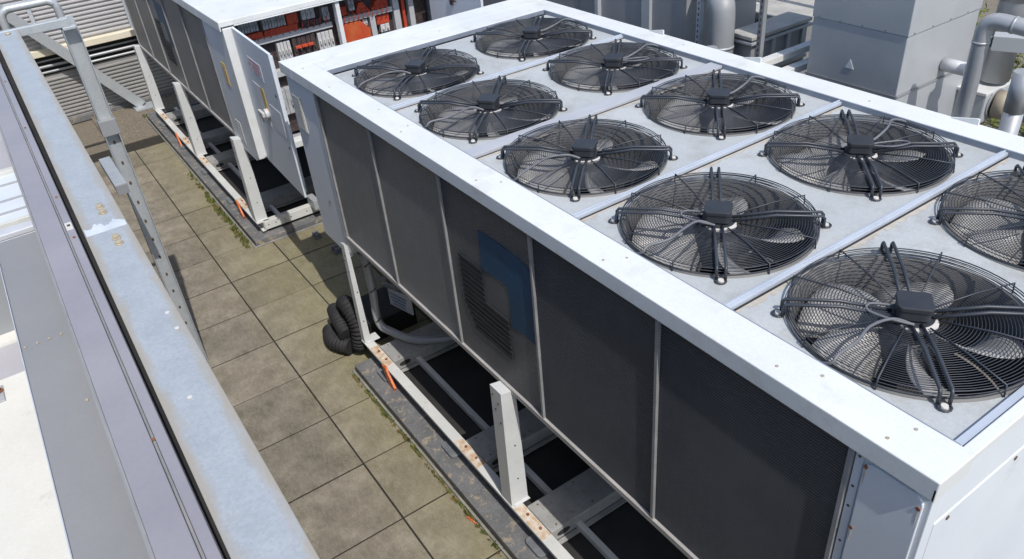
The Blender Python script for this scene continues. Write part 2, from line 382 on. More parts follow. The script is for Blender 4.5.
def fan_proto(parent, cx, cy):
    """a fan: cowl ring with wire guard, arms, motor box, blades; built round its own origin"""
    # ring (the part), sub-parts below
    b = MB(); n = 72
    def ringprof(prof, nn=n):
        rings = []
        for r, z in prof: rings.append([b.bm.verts.new((r * math.cos(2 * math.pi * k / nn), r * math.sin(2 * math.pi * k / nn), z)) for k in range(nn)])
        for A, B in zip(rings, rings[1:]):
            for k in range(nn): b.bm.faces.new((A[k], A[(k + 1) % nn], B[(k + 1) % nn], B[k])).smooth = True
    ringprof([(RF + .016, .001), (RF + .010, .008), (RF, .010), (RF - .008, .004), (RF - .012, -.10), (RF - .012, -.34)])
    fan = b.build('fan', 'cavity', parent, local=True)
    fan.location = Vector((cx, cy, ZD)) - parent.location
    def sub(mb, name, mat, **k): return mb.build(name, mat, fan, local=True, **k)
    # well bottom
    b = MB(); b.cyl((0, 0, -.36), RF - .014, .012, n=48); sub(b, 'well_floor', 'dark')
    # blades
    b = MB(); nb = 5
    for k in range(nb):
        a0 = 2 * math.pi * k / nb + .35; rows = 7; cols = 6; V = []
        for i in range(rows):
            t = i / (rows - 1); r = .085 + t * (RF - .03 - .085)
            span = .62 + .25 * math.sin(t * math.pi * .7); sweep = .30 * t * t
            row = []
            for j in range(cols):
                s_ = j / (cols - 1) - .5
                a = a0 + sweep + s_ * span * (1 - .12 * t)
                z = -.105 - s_ * (.15 - .05 * t) + .018 * math.cos(s_ * math.pi)
                row.append(b.bm.verts.new((r * math.cos(a), r * math.sin(a), z)))
            V.append(row)
        for i in range(rows - 1):
            for j in range(cols - 1): b.bm.faces.new((V[i][j], V[i][j + 1], V[i + 1][j + 1], V[i + 1][j])).smooth = True
    bl = sub(b, 'blades', 'blade'); so_ = bl.modifiers.new('thick', 'SOLIDIFY'); so_.thickness = .004
    b = MB(); b.cyl((0, 0, -.20), .10, .17, n=28); b.cyl((0, 0, -.03), .075, .055, n=28); sub(b, 'motor', 'motor')
    # wire guard: rim rings up the side, then concentric rings on a dished top
    def gz(r): return .040 if r > .25 else .040 - (.25 - r) / .17 * .014
    b = MB()
    def ring(r, z, wr, seg=56):
        b.tube([(r * math.cos(2 * math.pi * k / seg), r * math.sin(2 * math.pi * k / seg), z) for k in range(seg)], wr, 4, closed=True)
    for z in (.016, .030): ring(RF + .012, z, .0021, 72)
    ring(RF + .009, .041, .0028, 72)
    r = RF - .002
    while r > .095:
        ring(r, gz(r), .00165); r -= .0108
    sub(b, 'guard_rings', 'guard')
    b = MB()
    for k in range(8):
        a = R(22.5 + 45 * k) + (.06 if k % 2 else -.06)
        u = Vector((math.cos(a), math.sin(a), 0))
        b.tube([u * (RF + .020) + Vector((0, 0, .004)), u * (RF + .016) + Vector((0, 0, .048)), u * .25 + Vector((0, 0, .047)), u * .09 + Vector((0, 0, .030))], .0032, 6)
    sub(b, 'guard_spoke', 'guard')
    for k in range(4):
        b = MB(); a = R(45 + 90 * k); u = Vector((math.cos(a), math.sin(a), 0)); v = Vector((-u.y, u.x, 0))
        for s_ in (-1, 1):
            o = v * (.017 * s_)
            b.tube([u * (RF + .030) + o + Vector((0, 0, .006)), u * (RF + .030) + o + Vector((0, 0, .046)), u * (RF + .020) + o + Vector((0, 0, .058)), u * .235 + o + Vector((0, 0, .058)), u * .062 + o + Vector((0, 0, .027))], .0066, 8)
        # mounting eye
        c = u * (RF + .042)
        b.tube([c + Vector((.020 * math.cos(q * .5236), .020 * math.sin(q * .5236), .006)) for q in range(12)], .0045, 5, closed=True)
        sub(b, 'arm', 'guard')
        b = MB(); b.cyl(c + Vector((0, 0, .001)), .011, .012, n=10); b.cyl(c, .022, .003, n=16); sub(b, 'bolt', 'disc')
    b = MB(); b.cyl((.030, -.012, .012), .066, .010, n=32); sub(b, 'hub_disc', 'disc')
    b = MB(); b.prism(rounded_poly(-.053, .053, -.050, .050, .018), .030, .066, 'z'); b.prism(rounded_poly(-.058, .058, -.055, .055, .02), .0665, .086, 'z'); bmesh.ops.rotate(b.bm, verts=b.bm.verts, cent=(0, 0, 0), matrix=Matrix.Rotation(R(38), 3, 'Z'))
    mb_ = sub(b, 'motor_box', 'motor', bevel=.004)
    return fan
def add_cable(fan, pts, r=.0065):
    b = MB(); b.tube(pts, r, 8); b.build('cable', 'fancable', fan, local=True)

def chain(pts, n=6):
    """Catmull-Rom through the points"""
    P = [Vector(p) for p in pts]; P = [P[0]] + P + [P[-1]]; out = []
    for i in range(1, len(P) - 2):
        for k in range(n):
            t = k / n; a, b_, c, d = P[i - 1], P[i], P[i + 1], P[i + 2]
            out.append(.5 * ((2 * b_) + (-a + c) * t + (2 * a - 5 * b_ + 4 * c - d) * t * t + (-a + 3 * b_ - 3 * c + d) * t ** 3))
    out.append(P[-2]); return out

def base_frame(u, x0, x1, legs, crosses, lugs, y0=-.245, side=True):
    """white channel beams, legs, cross boxes, rubber feet"""
    for yb in ((y0, y0 + .075), (1.95, 2.025)):
        b = MB(); b.box(x0, x1, yb[0], yb[1], .198, .21); b.box(x0, x1, yb[1] - .010, yb[1] - .002, .1055, .1975)
        b.box(x0, x1, yb[0] + .035, yb[1], .095, .105)
        o = b.build('base_beam', 'frame_white', u, .002)
        if yb[0] == y0:
            bb = MB()
            for xc in crosses:
                for dx in (-.01, .12): bb.cyl((xc + dx, y0 + .045, .213), .010, .009, n=6)
            split_build(bb, 'bolt', 'rust', o)
            bb = MB()
            for xc in crosses:
                pts = [(xc - .10 + random.uniform(-.01, .01), y0 + .004), (xc + .20, y0 + .002), (xc + .19, y0 + .072), (xc - .09, y0 + .07)]
                bb.prism(pts, .2105, .2125, 'z')
            split_build(bb, 'rusty_plate', 'stain', o)
    for xl in legs:
        slim = xl == legs[0] and y0 and x0 > -1; b = MB(); w_ = .034 if slim else .056; dw = .060 if slim else .128
        # tapered folded-channel leg: outer face, +x web and -x web
        zt, zb = 1.135, .213
        poly = [(y0 + .005, zb), (y0 + .135, zb), (y0 + .115, zt - .02), (y0 + .02, zt)]
        poly = [(y0 + .005, zb), (y0 + dw, zb), (y0 + dw - .010, zt - .02), (y0 + .020, zt)]; b.prism(poly, xl - w_, xl + w_, 'x')
        for xx, yy in (): pass
        b.box(xl - w_ - .01, xl + w_ + .02, y0 + .02, y0 + .132, .2125, .2165)
        o = b.build('leg', 'panelwhite', u, .0015)
        bb = MB()
        for zz, yy in ((.42, .035 if slim else .07), (.70, .04 if slim else .075)): bb.cyl((xl + w_, y0 + yy, zz), .006, .002, 'x', 8)
        for zz, dx in ((1.08, -.03), (1.04, .02), (.98, -.01), (.9, .03)): bb.cyl((xl + dx, y0 + .02 - (1.13 - zz) * .016 - .004, zz), .006, .004, 'y', 8)
        split_build(bb, 'screw', 'bolthole', o)
        # rear leg
        MB().box(xl - w_, xl + w_, 1.93, 2.02, .213, 1.10).build('leg', 'white', u, .002)
    for xc in crosses:
        b = MB(); b.box(xc - .07, xc + .18, y0 + .080, 1.945, .107, .2085)
        o = b.build('cross_beam', 'crossgrey', u, .004)
        b = MB()
        for q in range(4): b.cyl((xc - .04 + .19 * (q % 2), y0 + .14 + .28 * (q // 2), .2086), .006, .003, n=8)
        split_build(b, 'screw', 'bolthole', o)
        b = MB(); b.box(xc + .182, xc + .215, y0 + .10, 1.945, .098, .106); b.build('lower_flange', 'crossgrey', o, .001)
        b = MB(); b.prism([(y0 + .17 + .05 * math.cos(t * .5236), .155 + .022 * math.sin(t * .5236)) for t in range(12)], xc + .1803, xc + .182, 'x')
        b.build('slot', 'dark', o)
    for xg in lugs:
        b = MB(); b.prism([(xg - .085, .235), (xg - .02, .245), (xg + .01, .18), (xg + .085, .10), (xg + .07, .055), (xg - .01, .075), (xg - .05, .14)], y0 - .022, y0 - .003, 'y')
        b.build('lifting_lug', 'orange', u, .003)
    x = x0 + .35
    while x < x1 - .2:
        MB().prism(rounded_poly(x, x + .17, y0 - .035, y0 + .06, .03), .0705, .0945, 'z').build('rubber_foot', 'pad', u, .006)
        x += 1.02
    # inner rails
    b = MB(); b.box(x0 + .05, x1 - .05, .02, .06, .106, .150); b.build('inner_rail', 'frame_white', u, .002)

def compressor_gear(u, x0, x1):
    b = MB()
    for k in range(3):
        xc = x0 + (k + .5) * (x1 - x0) / 3
        b.tube([(xc - .45, .95, .55), (xc + .45, .95, .55)], .19, 20)
        b.tube([(xc - .1, .95, .70), (xc - .1, .95, 1.1)], .05, 12)
    b.build('compressor', 'comp_black', u)
    MB().box(x0, x1, .1, 1.8, 1.05, 1.10).build('belly_plate', 'dark', u)

def chiller(name, label, ox, box_end, flip_parts):
    """box_end: 'far' -> control box at -x end, 'near' -> at +x end; ox: x of the far end of the first coil"""
    u = empty(name, (ox, 0, 0), label, 'chiller', 'white rooftop chillers')
    cx = [ox + .045 + .831 * k for k in range(6)]                 # coil dividers
    YC = -.142
    xs0, xs1 = cx[0], cx[5]
    ex0 = xs0 - .56 if box_end == 'far' else xs0 - .22
    ex1 = xs1 + .225 if box_end == 'far' else xs1 + .62
    # coil panels
    for k in range(5):
        MB().box(cx[k] + .012, cx[k + 1] - .012, YC, YC + .05, 1.140, TOP - .072).build('coil', ('coil_pale', 'coil_pale', 'coil_mid', 'coil', 'coil')[k] if box_end == 'far' else 'coil_pale', u)
        MB().box(cx[k] + .012, cx[k + 1] - .012, 1.86 + .11, 1.86 + .158, 1.165, TOP - .072).build('coil', 'coil', u)
    for k in range(6):
        b = MB(); b.box(cx[k] - .0085, cx[k] + .0085, YC - .014, YC + .05, 1.140, TOP - .079)
        b.build('coil_divider', 'coildiv', u, .0015)
    # rails under the coils, backing
    b = MB(); b.box(xs0 - .02, xs1 + .02, YC - .016, YC + .06, 1.106, 1.139); b.build('coil_rail', 'coilrail', u, .002)
    b = MB(); b.box(xs0 - .02, xs1 + .02, YC + .01, YC + .03, 1.085, 1.104); b.build('drip_rail', 'ductdark', u)
    b = MB(); b.box(xs0, xs1, YC + .06, YC + .07, 1.12, TOP - .08); b.build('backing', 'dark', u)
    # end panels and boxes
    zb = .98
    return u, cx, ex0, ex1, YC

# ---- front chiller
u, cx, ex0, ex1, YC = chiller('chiller_unit', 'large white rooftop chiller in the foreground with ten caged fans on its top', .017, 'far', None)
XN = 4.483            # outer near end of top frame
XF = -.505            # outer far end
YF = -.171; YB = 1.861; YR = 2.032
def frame_strip(parent, x0, x1, y0, y1, name='top_frame', mat='white', lip=.078, sides='y0'):
    b = MB(); zt, zm, zl = TOP, TOP - .03, TOP - lip
    if 'y0' in sides: b.prism([(y0, zl), (y0 + .012, zl), (y0 + .012, zm), (y1, zm), (y1, zt), (y0, zt)], x0, x1, 'x')
    else: b.prism([(y0, zm), (y1 - .012, zm), (y1 - .012, zl), (y1, zl), (y1, zt), (y0, zt)], x0, x1, 'x')
    return b.build(name, mat, parent, .004)
fs = frame_strip(u, XF + .24, XN, YF, 0, sides='y0 x1')
frame_strip(u, XF + .24, XN, YB, YR, sides='y1 x1')
b = MB(); b.prism([(YF, TOP - .08), (YF + .012, TOP - .08), (YF + .012, TOP - .03), (YR, TOP - .03), (YR, TOP - .001), (YF, TOP - .001)], XF, XF + .237, 'x')
b.build('end_frame', 'white', u, .004)
b = MB(); b.box(XF + .2372, -.035, .001, YB - .001, TOP - .03, TOP); b.build('top_frame', 'white', u, .004)
b = MB(); b.box(XN - .040, XN - .002, .001, YB - .001, TOP - .034, TOP - .004); b.build('top_frame', 'white', u, .004)
# screws on the white strip
b = MB()
for x, y in [(.30, -.12), (.9, -.06), (1.25, -.05), (1.3, -.12), (2.1, -.13), (2.2, -.05), (3.05, -.13), (3.1, -.05), (3.9, -.12), (4.02, -.05), (4.30, -.13), (4.33, -.04), (1.4, 1.95), (2.8, 1.93), (-.2, -.10), (-.2, 1.0)]:
    b.cyl((x, y, TOP), .0055, .003, n=8)
split_build(b, 'screw', 'bolt', fs)

def deck_bay(parent, x0, x1, y0, y1, cxx, cyy):
    b = MB(); n = 64; inner = []; outer = []; zt = ZD
    for k in range(n):
        a = 2 * math.pi * (k + .5) / n; c, s_ = math.cos(a), math.sin(a)
        inner.append(b.bm.verts.new((cxx + RF * c, cyy + RF * s_, zt)))
        t = min(((x1 - cxx) / c) if c > 0 else ((x0 - cxx) / c), ((y1 - cyy) / s_) if s_ > 0 else ((y0 - cyy) / s_))
        outer.append(b.bm.verts.new((cxx + t * c, cyy + t * s_, zt)))
    corners = []
    for k in range(n):
        k2 = (k + 1) % n; A, B = outer[k], outer[k2]
        if abs(A.co.x - B.co.x) > 1e-6 and abs(A.co.y - B.co.y) > 1e-6:
            X = x1 if max(A.co.x, B.co.x) > cxx else x0; Y = y1 if max(A.co.y, B.co.y) > cyy else y0
            cv = b.bm.verts.new((X, Y, zt)); b.bm.faces.new((inner[k], A, cv, B, inner[k2]))
        else: b.bm.faces.new((inner[k], A, B, inner[k2]))
    o = b.build('fan_deck', 'deck', parent)
    return o
YA = .445; YBf = 1.40
xe = [-.035] + [PITCH * k for k in range(1, 5)] + [4.44]
fans = []
proto = None
for k in range(5):
    x0, x1 = xe[k], xe[k + 1]; xc = PITCH * (k + .5)
    deck_bay(u, x0, x1, 0.0, .93, xc, YA); deck_bay(u, x0, x1, .93, YB, xc, YBf)
    for y in (YA, YBf):
        if proto is None: proto = fan_proto(u, xc, y); f = proto
        else:
            f = copy_tree(proto, u); f.location = Vector((xc, y, ZD)) - u.location
        fans.append((f, k, y))
# turn the blades of each fan a little differently
for f, k, y in fans:
    for ch in f.children:
        if ch.name.startswith('blades'): ch.rotation_euler[2] = random.uniform(0, 6.28)
# cables, individually routed
for i, (f, k, y) in enumerate(fans):
    if y == YBf:
        add_cable(f, chain([(.0, .05, .055), (.00, .12, .05), (-.02, .24, .062), (-.06, .34, .062), (-.03, .40, .045), (-.03, .43, .006)]))
        if k in (3, 4, 1): add_cable(f, chain([(.05, .03, .06), (.12, .08, .062), (.15, .16, .062), (.11, .16, .062), (.06, .09, .06), (.03, .05, .055)]), .0045)
    else:
        j = random.uniform(-.03, .03)
        add_cable(f, chain([(.03, -.055, .03), (-.01, -.105, .052), (-.03 + j, -.19, .050), (-.01 + j, -.29, .050), (-.01, -.385, .048), (-.01, -.415, .03), (-.05, -.425, .006)]), .0058)
        if k >= 3: add_cable(f, chain([(-.05, -.03, .05), (-.11, -.08, .05), (-.09, -.12, .05), (-.01, -.105, .05), (.05, -.07, .045)]), .005)
# divider bars: thin folded caps, one wide one in the middle
for k in range(1, 5):
    x = PITCH * k; wd = .048 if k == 2 else .016
    b = MB(); b.box(x - wd, x + wd, .001, YB - .001, ZD + .001, ZD + .020)
    if k != 2: b.box(x - .004, x + .004, .001, YB - .001, ZD + .0202, ZD + .028)
    o = b.build('divider_bar', 'widebar' if k == 2 else 'bar', u, .002)
    MB().box(x + wd, x + wd + .009, .001, YB - .001, ZD + .0005, ZD + .002).build('joint_gap', 'rubber', o)
    b = MB(); yy = .002
    while yy < YB - .03:
        w_ = random.uniform(.008, .028); b.prism([(x + wd + .0092, yy), (x + wd + .009 + w_, yy), (x + wd + .009 + random.uniform(.006, .03), yy + .03), (x + wd + .0092, yy + .03)], ZD + .0004, ZD + .0012, 'z'); yy += .03
    b.build('dirt_line', 'deckdirt', o)
b = MB(); b.box(-.034, 4.436, .0005, .006, ZD, ZD + .031); b.box(-.034, 4.436, YB - .006, YB - .0005, ZD, ZD + .031); b.box(-.0348, -.0288, .007, YB - .007, ZD, ZD + .031)
split_build(b, 'inner_edge', 'edgeshade', u)
b = MB(); b.box(4.412, 4.438, .001, YB - .001, ZD + .001, ZD + .018); b.build('divider_bar', 'bar', u, .002)
b = MB()
for x in (1.0, 1.85, 3.2): b.prism([(x, TOP + .001), (x + .14, TOP + .001), (x + .14, TOP + .03), (x + .125, TOP + .03)], YR - .02, YR - .008, 'y')
split_build(b, 'edge_clip', 'white', u)

# near end
zb = 1.10
b = MB(); b.box(cx[5] + .012, cx[5] + .040, YC - .004, YC + .05, zb, TOP - .079); b.build('corner_strip', 'panel', u, .002)
b = MB(); b.prism(rounded_poly(cx[5] + .048, XN - .030, zb + .05, TOP - .105, .035), YC - .012, YC - .002, 'y')
o = b.build('access_panel', 'panel', u, .003)
b = MB(); bs = MB()
for x, z in ((cx[5] + .055, TOP - .125), (XN - .04, TOP - .15), (cx[5] + .055, TOP - .40), (cx[5] + .055, TOP - .75), (XN - .04, TOP - .6)):
    b.cyl((x, YC - .0150, z), .007, .006, 'y', 8)
    bs.prism([(x - .003, z), (x + .003, z), (x + .001, z - .05 - random.random() * .03), (x - .001, z - .05)], YC - .0130, YC - .0122, 'y')
split_build(b, 'screw', 'rust', o); split_build(bs, 'rust_streak', 'stain', o)
b = MB()
for z in (TOP - .11, TOP - .24, TOP - .33, TOP - .5): b.cyl((cx[5] + .026, YC - .0055, z), .005, .003, 'y', 8)
split_build(b, 'screw', 'bolthole', u)
MB().box(cx[5] + .04, XN - .012, YC - .0015, YC + .05, zb, TOP - .079).build('corner_post', 'panel', u, .003)
b = MB(); b.box(XN - .045, XN - .013, YC + .0505, 2.0, TOP - .235, TOP - .036); b.build('end_panel', 'panel', u, .003)
b = MB(); b.box(XN - .045, XN - .010, YC + .0505, 2.0, zb - .02, TOP - .238); o = b.build('end_panel', 'panel', u, .003)
b = MB()
for y, z in ((-.02, TOP - .26), (.35, TOP - .26), (.0, TOP - .52), (.7, TOP - .26)): b.cyl((XN - .012, y, z), .008, .005, 'x', 8)
split_build(b, 'screw', 'bolthole', o)
MB().box(XN - .010, XN - .002, YF + .0, -.001, TOP - .078, TOP - .0302).build('top_frame', 'white', u, .001)
# far end control box
zb2 = .93
b = MB(); b.box(XF + .02, cx[0] - .045, YC - .004, YC + .02, zb2, TOP - .082); o = b.build('control_box', 'panel', u, .003)
b = MB(); b.box(XF + .02, cx[0] - .06, YC + .021, 1.98, zb2 + .01, TOP - .034); b.build('control_box', 'panel', u, .003)
b = MB(); b.box(cx[0] - .043, cx[0] - .012, YC - .012, YC + .05, zb2 + .06, TOP - .079); b.build('corner_strip', 'white', u, .002)
b = MB(); b.box(-.43, -.27, YC - .013, YC - .005, 1.87, 2.15); v = b.build('vent_grille', 'vent', u, .003)
b = MB()
for z in [1.885 + .0125 * q for q in range(21)]: b.box(-.42, -.28, YC - .019, YC - .0135, z, z + .006)
b.build('louvre', 'vent', v)
b = MB(); b.box(-.18, -.165, YC - .008, YC - .0045, 1.33, 1.35); b.build('rust_spot', 'rust', u)

# painted mark on the third coil (geometric logo)
def logo(u, ox, cxs):
    dx = cxs[2] - 1.770 - 0 if False else (cxs[2] - 1.725)
    y = YC - .003
    b = MB(); poly = [(2.075, 2.080), (2.30, 2.085), (2.44, 2.078), (2.52, 2.062), (2.545, 2.03), (2.548, 1.61), (2.43, 1.62), (2.318, 1.605), (2.322, 1.80), (2.315, 1.84), (2.284, 1.857), (2.19, 1.855), (2.075, 1.842)]
    b.prism([(x + dx, z) for x, z in poly], y, YC - .0005, 'y'); b.build('logo_patch', 'logo_blue', u)
    b = MB()
    for i in range(14):
        z = 1.815 - i * .0345
        x0 = 1.835 if i < 10 else 1.835 + (i - 9) * .022
        x1 = 2.075 if i < 6 else 2.295
        b.prism([(x0 + dx, z), (x1 + dx, z), (x1 + dx, z + .0185), (x0 + dx, z + .0185)], YC - .006, YC - .0005, 'y')
    b.build('logo_stripes', 'logo_dark', u)
DX_LOGO = 0
logo(u, 0, [c - .0 for c in cx])

base_frame(u, .03, 4.7, (.125, 2.20, 4.28), (.34, 1.66, 2.38, 3.9), (.60, 3.3))
compressor_gear(u, .4, 4.3)
MB().box(-.40, .05, .0, 1.8, .92, .975).build('belly_plate', 'ductdark', u)
# pipework under the far end
b = MB(); b.tube(chain([(.06, -.05, .95), (.09, -.06, .62), (.13, -.08, .34), (.24, -.02, .26), (.50, .12, .26), (.75, .5, .30), (.9, .9, .4)]), .033, 14)
o = b.build('lagged_pipe', 'pipe', u)
b = MB()
for p in chain([(.068, -.053, .85), (.09, -.06, .62), (.13, -.078, .36)], 1): b.tube([p + Vector((0, 0, .004)), p + Vector((.004, .004, -.004))], .037, 14)
b.build('pipe_band', 'bolthole', o)
b = MB(); b.box(-.08, .20, .16, .175, .30, .47, Matrix.Rotation(R(14), 3, 'Z')); b.build('instruction_plate', 'labelpaper', u, .002)
b = MB()
for q in range(4): b.box(-.05 + .01 * q, .16 - .012 * q, .150, .1515, .43 - q * .032, .44 - q * .032, Matrix.Rotation(R(14), 3, 'Z'), Vector((.06, .168, .385)))
b.build('printed_line', 'bluemark', u)
b = MB(); b.tube([(-.1, .1, .50), (.3, .25, .55), (.7, .45, .6)], .02, 8); b.tube([(-.05, .0, .62), (.25, .3, .70), (.5, .6, .72)], .015, 8); b.box(.0, .35, .35, .6, .48, .62); b.build('valve_pipework', 'ductdark', u, .003)

# ---- rear chiller (control box and open doors towards us)
OX = -6.80
ru, rcx, _, _, _ = chiller('chiller_unit', 'second white chiller behind, electrical cabinet on its end standing open', OX - .045, 'near', None)
rx1 = rcx[5]           # ~ -2.645
XE = -1.955
ru_top = MB(); ru_top.prism([(YF, TOP - .085), (YF + .012, TOP - .085), (YF + .012, TOP - .05), (YR, TOP - .05), (YR, TOP), (YF, TOP)], rcx[0] - .25, XE, 'x')
ru_top.build('top_cover', 'white', ru, .006)
logo(ru, 0, [c for c in rcx])
base_frame(ru, rcx[0] - .15, -2.44, (-2.53, -4.74, -6.85), (-6.5, -5.35, -4.52, -3.05), (-5.55, -3.0))
compressor_gear(ru, rcx[0], -2.7)
zb3 = 1.075
b = MB(); b.box(rx1 + .014, -2.075, YC - .006, YC + .02, zb3 - .05, TOP - .086); o = b.build('side_panel', 'panel', ru, .004)
b = MB(); b.box(-2.36, -2.24, YC - .010, YC - .0065, 1.72, 1.93); b.build('warning_label', 'yellow', ru)
b = MB()
for q in range(6): b.box(-2.35, -2.25, YC - .012, YC - .0105, 1.735 + q * .032, 1.745 + q * .032)
b.build('printed_line', 'stain', ru)
b = MB(); b.box(-2.46, -2.30, YC - .010, YC - .0065, 1.12, 1.34); b.build('rating_plate', 'vent', ru)
b = MB()
for q in range(6): b.box(-2.45, -2.31, YC - .012, YC - .0105, 1.14 + q * .032, 1.146 + q * .032)
b.build('printed_line', 'labelpaper', ru)
# cabinet carcass with an opening facing +x
b = MB()
b.box(-2.07, XE, YC - .008, -.045, zb3, TOP - .062)                      # left stile, full height
b.box(-2.07, XE, -.044, YR - .01, 2.315, TOP - .062)                     # head
b.box(-2.07, XE, 1.935, YR - .01, zb3, 2.314)                            # right stile
b.box(-2.07, XE, -.044, 1.934, zb3, 1.14)                                # sill
b.build('cabinet_frame', 'white', ru, .005)
b = MB(); b.box(-2.60, -2.55, YC + .03, YR - .02, zb3, TOP - .04); b.box(-2.549, -2.071, YR - .05, YR - .02, zb3, TOP - .04); b.box(-2.549, -2.071, YC + .03, YC + .045, zb3, TOP - .04); b.box(-2.549, -2.071, YC + .046, YR - .051, zb3, zb3 + .03)
b.build('cabinet_carcass', 'comp_grey', ru)
MB().box(-2.24, -2.20, -.04, 1.93, 1.145, 2.31).build('back_plate', 'comp_black', ru)
b = MB(); b.box(-2.05, -1.975, .905, .945, 1.141, 2.314); b.build('mullion', 'white', ru, .003)
def comp(name, mat, y0, y1, z0, z1, d=.07, n=1, bev=.003):
    b = MB(); w_ = (y1 - y0) / n
    for q in range(n):
        b.box(-2.199, -2.199 + d * random.uniform(.85, 1), y0 + q * w_ + .002, y0 + (q + 1) * w_ - .002, z0, z1)
        if n > 1: b.box(-2.199 + d, -2.199 + d * 1.25, y0 + q * w_ + w_ * .3, y0 + (q + 1) * w_ - w_ * .3, z0 + (z1 - z0) * .35, z0 + (z1 - z0) * .6)
    return b.build(name, mat, ru, bev)
comp('circuit_breaker', 'comp_grey', .03, .21, 2.17, 2.27, .06, 7)
comp('circuit_breaker', 'comp_grey', .25, .47, 2.16, 2.28, .06, 8)
comp('orange_cover', 'comp_red', .06, .24, 2.10, 2.150, .05)
comp('orange_cover', 'comp_red', .26, .58, 2.09, 2.150, .05)
comp('orange_cover', 'comp_red', .48, .59, 2.155, 2.25, .06)
comp('contactor', 'comp_white', .63, .76, 2.16, 2.26, .05, 3)
comp('contactor', 'comp_black', .61, .80, 2.10, 2.155, .09, 3)
comp('contactor', 'comp_grey', .82, .89, 2.12, 2.24, .08, 2)
comp('trunking', 'trunking', .0, .90, 2.045, 2.095, .08); comp('trunking', 'trunking', .95, 1.54, 2.05, 2.095, .08)
comp('trunking', 'trunking', -.02, .9, 1.72, 1.78, .08)
comp('fuse_holder', 'comp_white', .33, .46, 1.86, 2.02, .07, 4)
comp('fuse_holder', 'comp_white', .73, .89, 1.86, 2.02, .07, 4)
comp('terminal_block', 'comp_black', .48, .71, 1.84, 2.03, .06, 5)
comp('terminal_marker', 'comp_red', .50, .68, 1.93, 1.955, .085, 3)
comp('wiring_block', 'comp_red', 1.00, 1.07, 2.12, 2.20, .07); comp('contactor', 'comp_grey', 1.09, 1.15, 2.15, 2.25, .08, 2)
b = MB(); b.prism([(1.16, 2.105), (1.31, 2.105), (1.24, 2.20), (1.20, 2.20)], -2.199, -2.14, 'x'); b.build('orange_cover', 'comp_red', ru)
b = MB(); b.prism([(1.32, 2.105), (1.50, 2.105), (1.50, 2.16), (1.44, 2.21), (1.38, 2.18)], -2.199, -2.14, 'x'); b.build('orange_cover', 'comp_red', ru)
b = MB(); b.prism([(.97, 1.80), (1.27, 1.80), (1.27, 1.95), (1.18, 2.04), (.97, 2.04)], -2.199, -2.12, 'x'); b.build('orange_cover', 'comp_orange', ru, .003)
comp('relay', 'comp_white', 1.215, 1.27, 1.97, 2.035, .05, 2)
comp('orange_cover', 'comp_red', 1.36, 1.50, 1.95, 2.035, .05); comp('relay', 'comp_white', 1.39, 1.49, 1.87, 1.945, .06, 2)
comp('trunking', 'trunking', 1.285, 1.345, 1.2, 2.045, .07); comp('trunking', 'trunking', 1.55, 1.62, 1.2, 2.29, .07)
comp('orange_cover', 'comp_red', 1.65, 1.685, 1.6, 2.27, .05); comp('trunking', 'trunking', 1.72, 1.78, 1.2, 2.29, .07)
for y0, y1 in ((.0, .4), (.45, .88), (1.0, 1.27)): comp('contactor', 'comp_grey', y0, y1, 1.35, 1.6, .08, 4)
b = MB()
for q in range(14):
    y = .05 + q * .06; b.tube(chain([(-2.12, y, 2.09), (-2.10, y + .01, 2.13), (-2.13, y + .02, 2.17)], 3), .004, 5)
for q in range(10):
    y = 1.0 + q * .05; b.tube(chain([(-2.11, y, 2.05), (-2.09, y + .02, 2.11), (-2.13, y + .01, 2.15)], 3), .004, 5)
split_build(b, 'wiring', 'comp_red', ru)
# open left door (swung ninety degrees towards us) with rotary handle and stickers
def door(y, x0, x1, z0, z1, ang, label=None):
    rot = Matrix.Rotation(R(ang), 3, 'Z'); about = Vector((x0, y, 0))
    b = MB(); b.box(x0, x1, y, y + .022, z0, z1, rot, about); b.box(x0 + .03, x1 - .03, y + .0225, y + .04, z0 + .03, z1 - .03, rot, about)
    d = b.build('door', 'panel', ru, .003)
    return d, rot, about
d, rot, ab = door(-.075, XE + .01, -.93, 1.06, 2.305, -2.0)
def on_door(mb_, name, mat, bev=0):
    bmesh.ops.rotate(mb_.bm, verts=mb_.bm.verts, cent=ab, matrix=rot); return mb_.build(name, mat, d, bev)
X = lambda t: XE + .01 + t * (-.93 - XE - .01)
b = MB(); b.box(X(.30), X(.66), -.0775, -.0753, 1.99, 2.13); on_door(b, 'danger_sticker', 'labelpaper')
b = MB()
for q, (a, c) in enumerate(((.34, .62), (.42, .60), (.40, .63), (.42, .58))): b.box(X(a), X(c), -.0785, -.0777, 2.105 - q * .028, 2.115 - q * .028)
b.prism([(X(.31), 2.06), (X(.37), 2.06), (X(.34), 2.095)], -.0785, -.0777, 'y'); on_door(b, 'printed_line', 'redmark')
b = MB(); b.box(X(.42), X(.62), -.0785, -.0777, 2.0, 2.008); on_door(b, 'printed_line', 'bluemark')
b = MB(); b.box(X(.26), X(.52), -.0775, -.0753, 1.56, 1.90); b.box(X(.64), X(.92), -.0775, -.0753, 1.58, 1.80); on_door(b, 'paper_label', 'labelpaper')
b = MB(); b.box(X(.47), X(.555), -.0790, -.0753, 1.66, 1.90); on_door(b, 'switch_plate', 'yellow')
b = MB(); b.cyl((X(.52), -.075, 1.68), .045, -.035, 'y', 20); b.box(X(.41), X(.54), -.135, -.1105, 1.66, 1.70); b.box(X(.41), X(.45), -.135, -.1105, 1.58, 1.659); on_door(b, 'handle', 'comp_white', .004)
b = MB(); b.cyl((X(.93), -.076, 1.50), .012, -.006, 'y', 10); b.cyl((X(.93), -.076, 1.95), .012, -.006, 'y', 10); on_door(b, 'lock', 'comp_black')
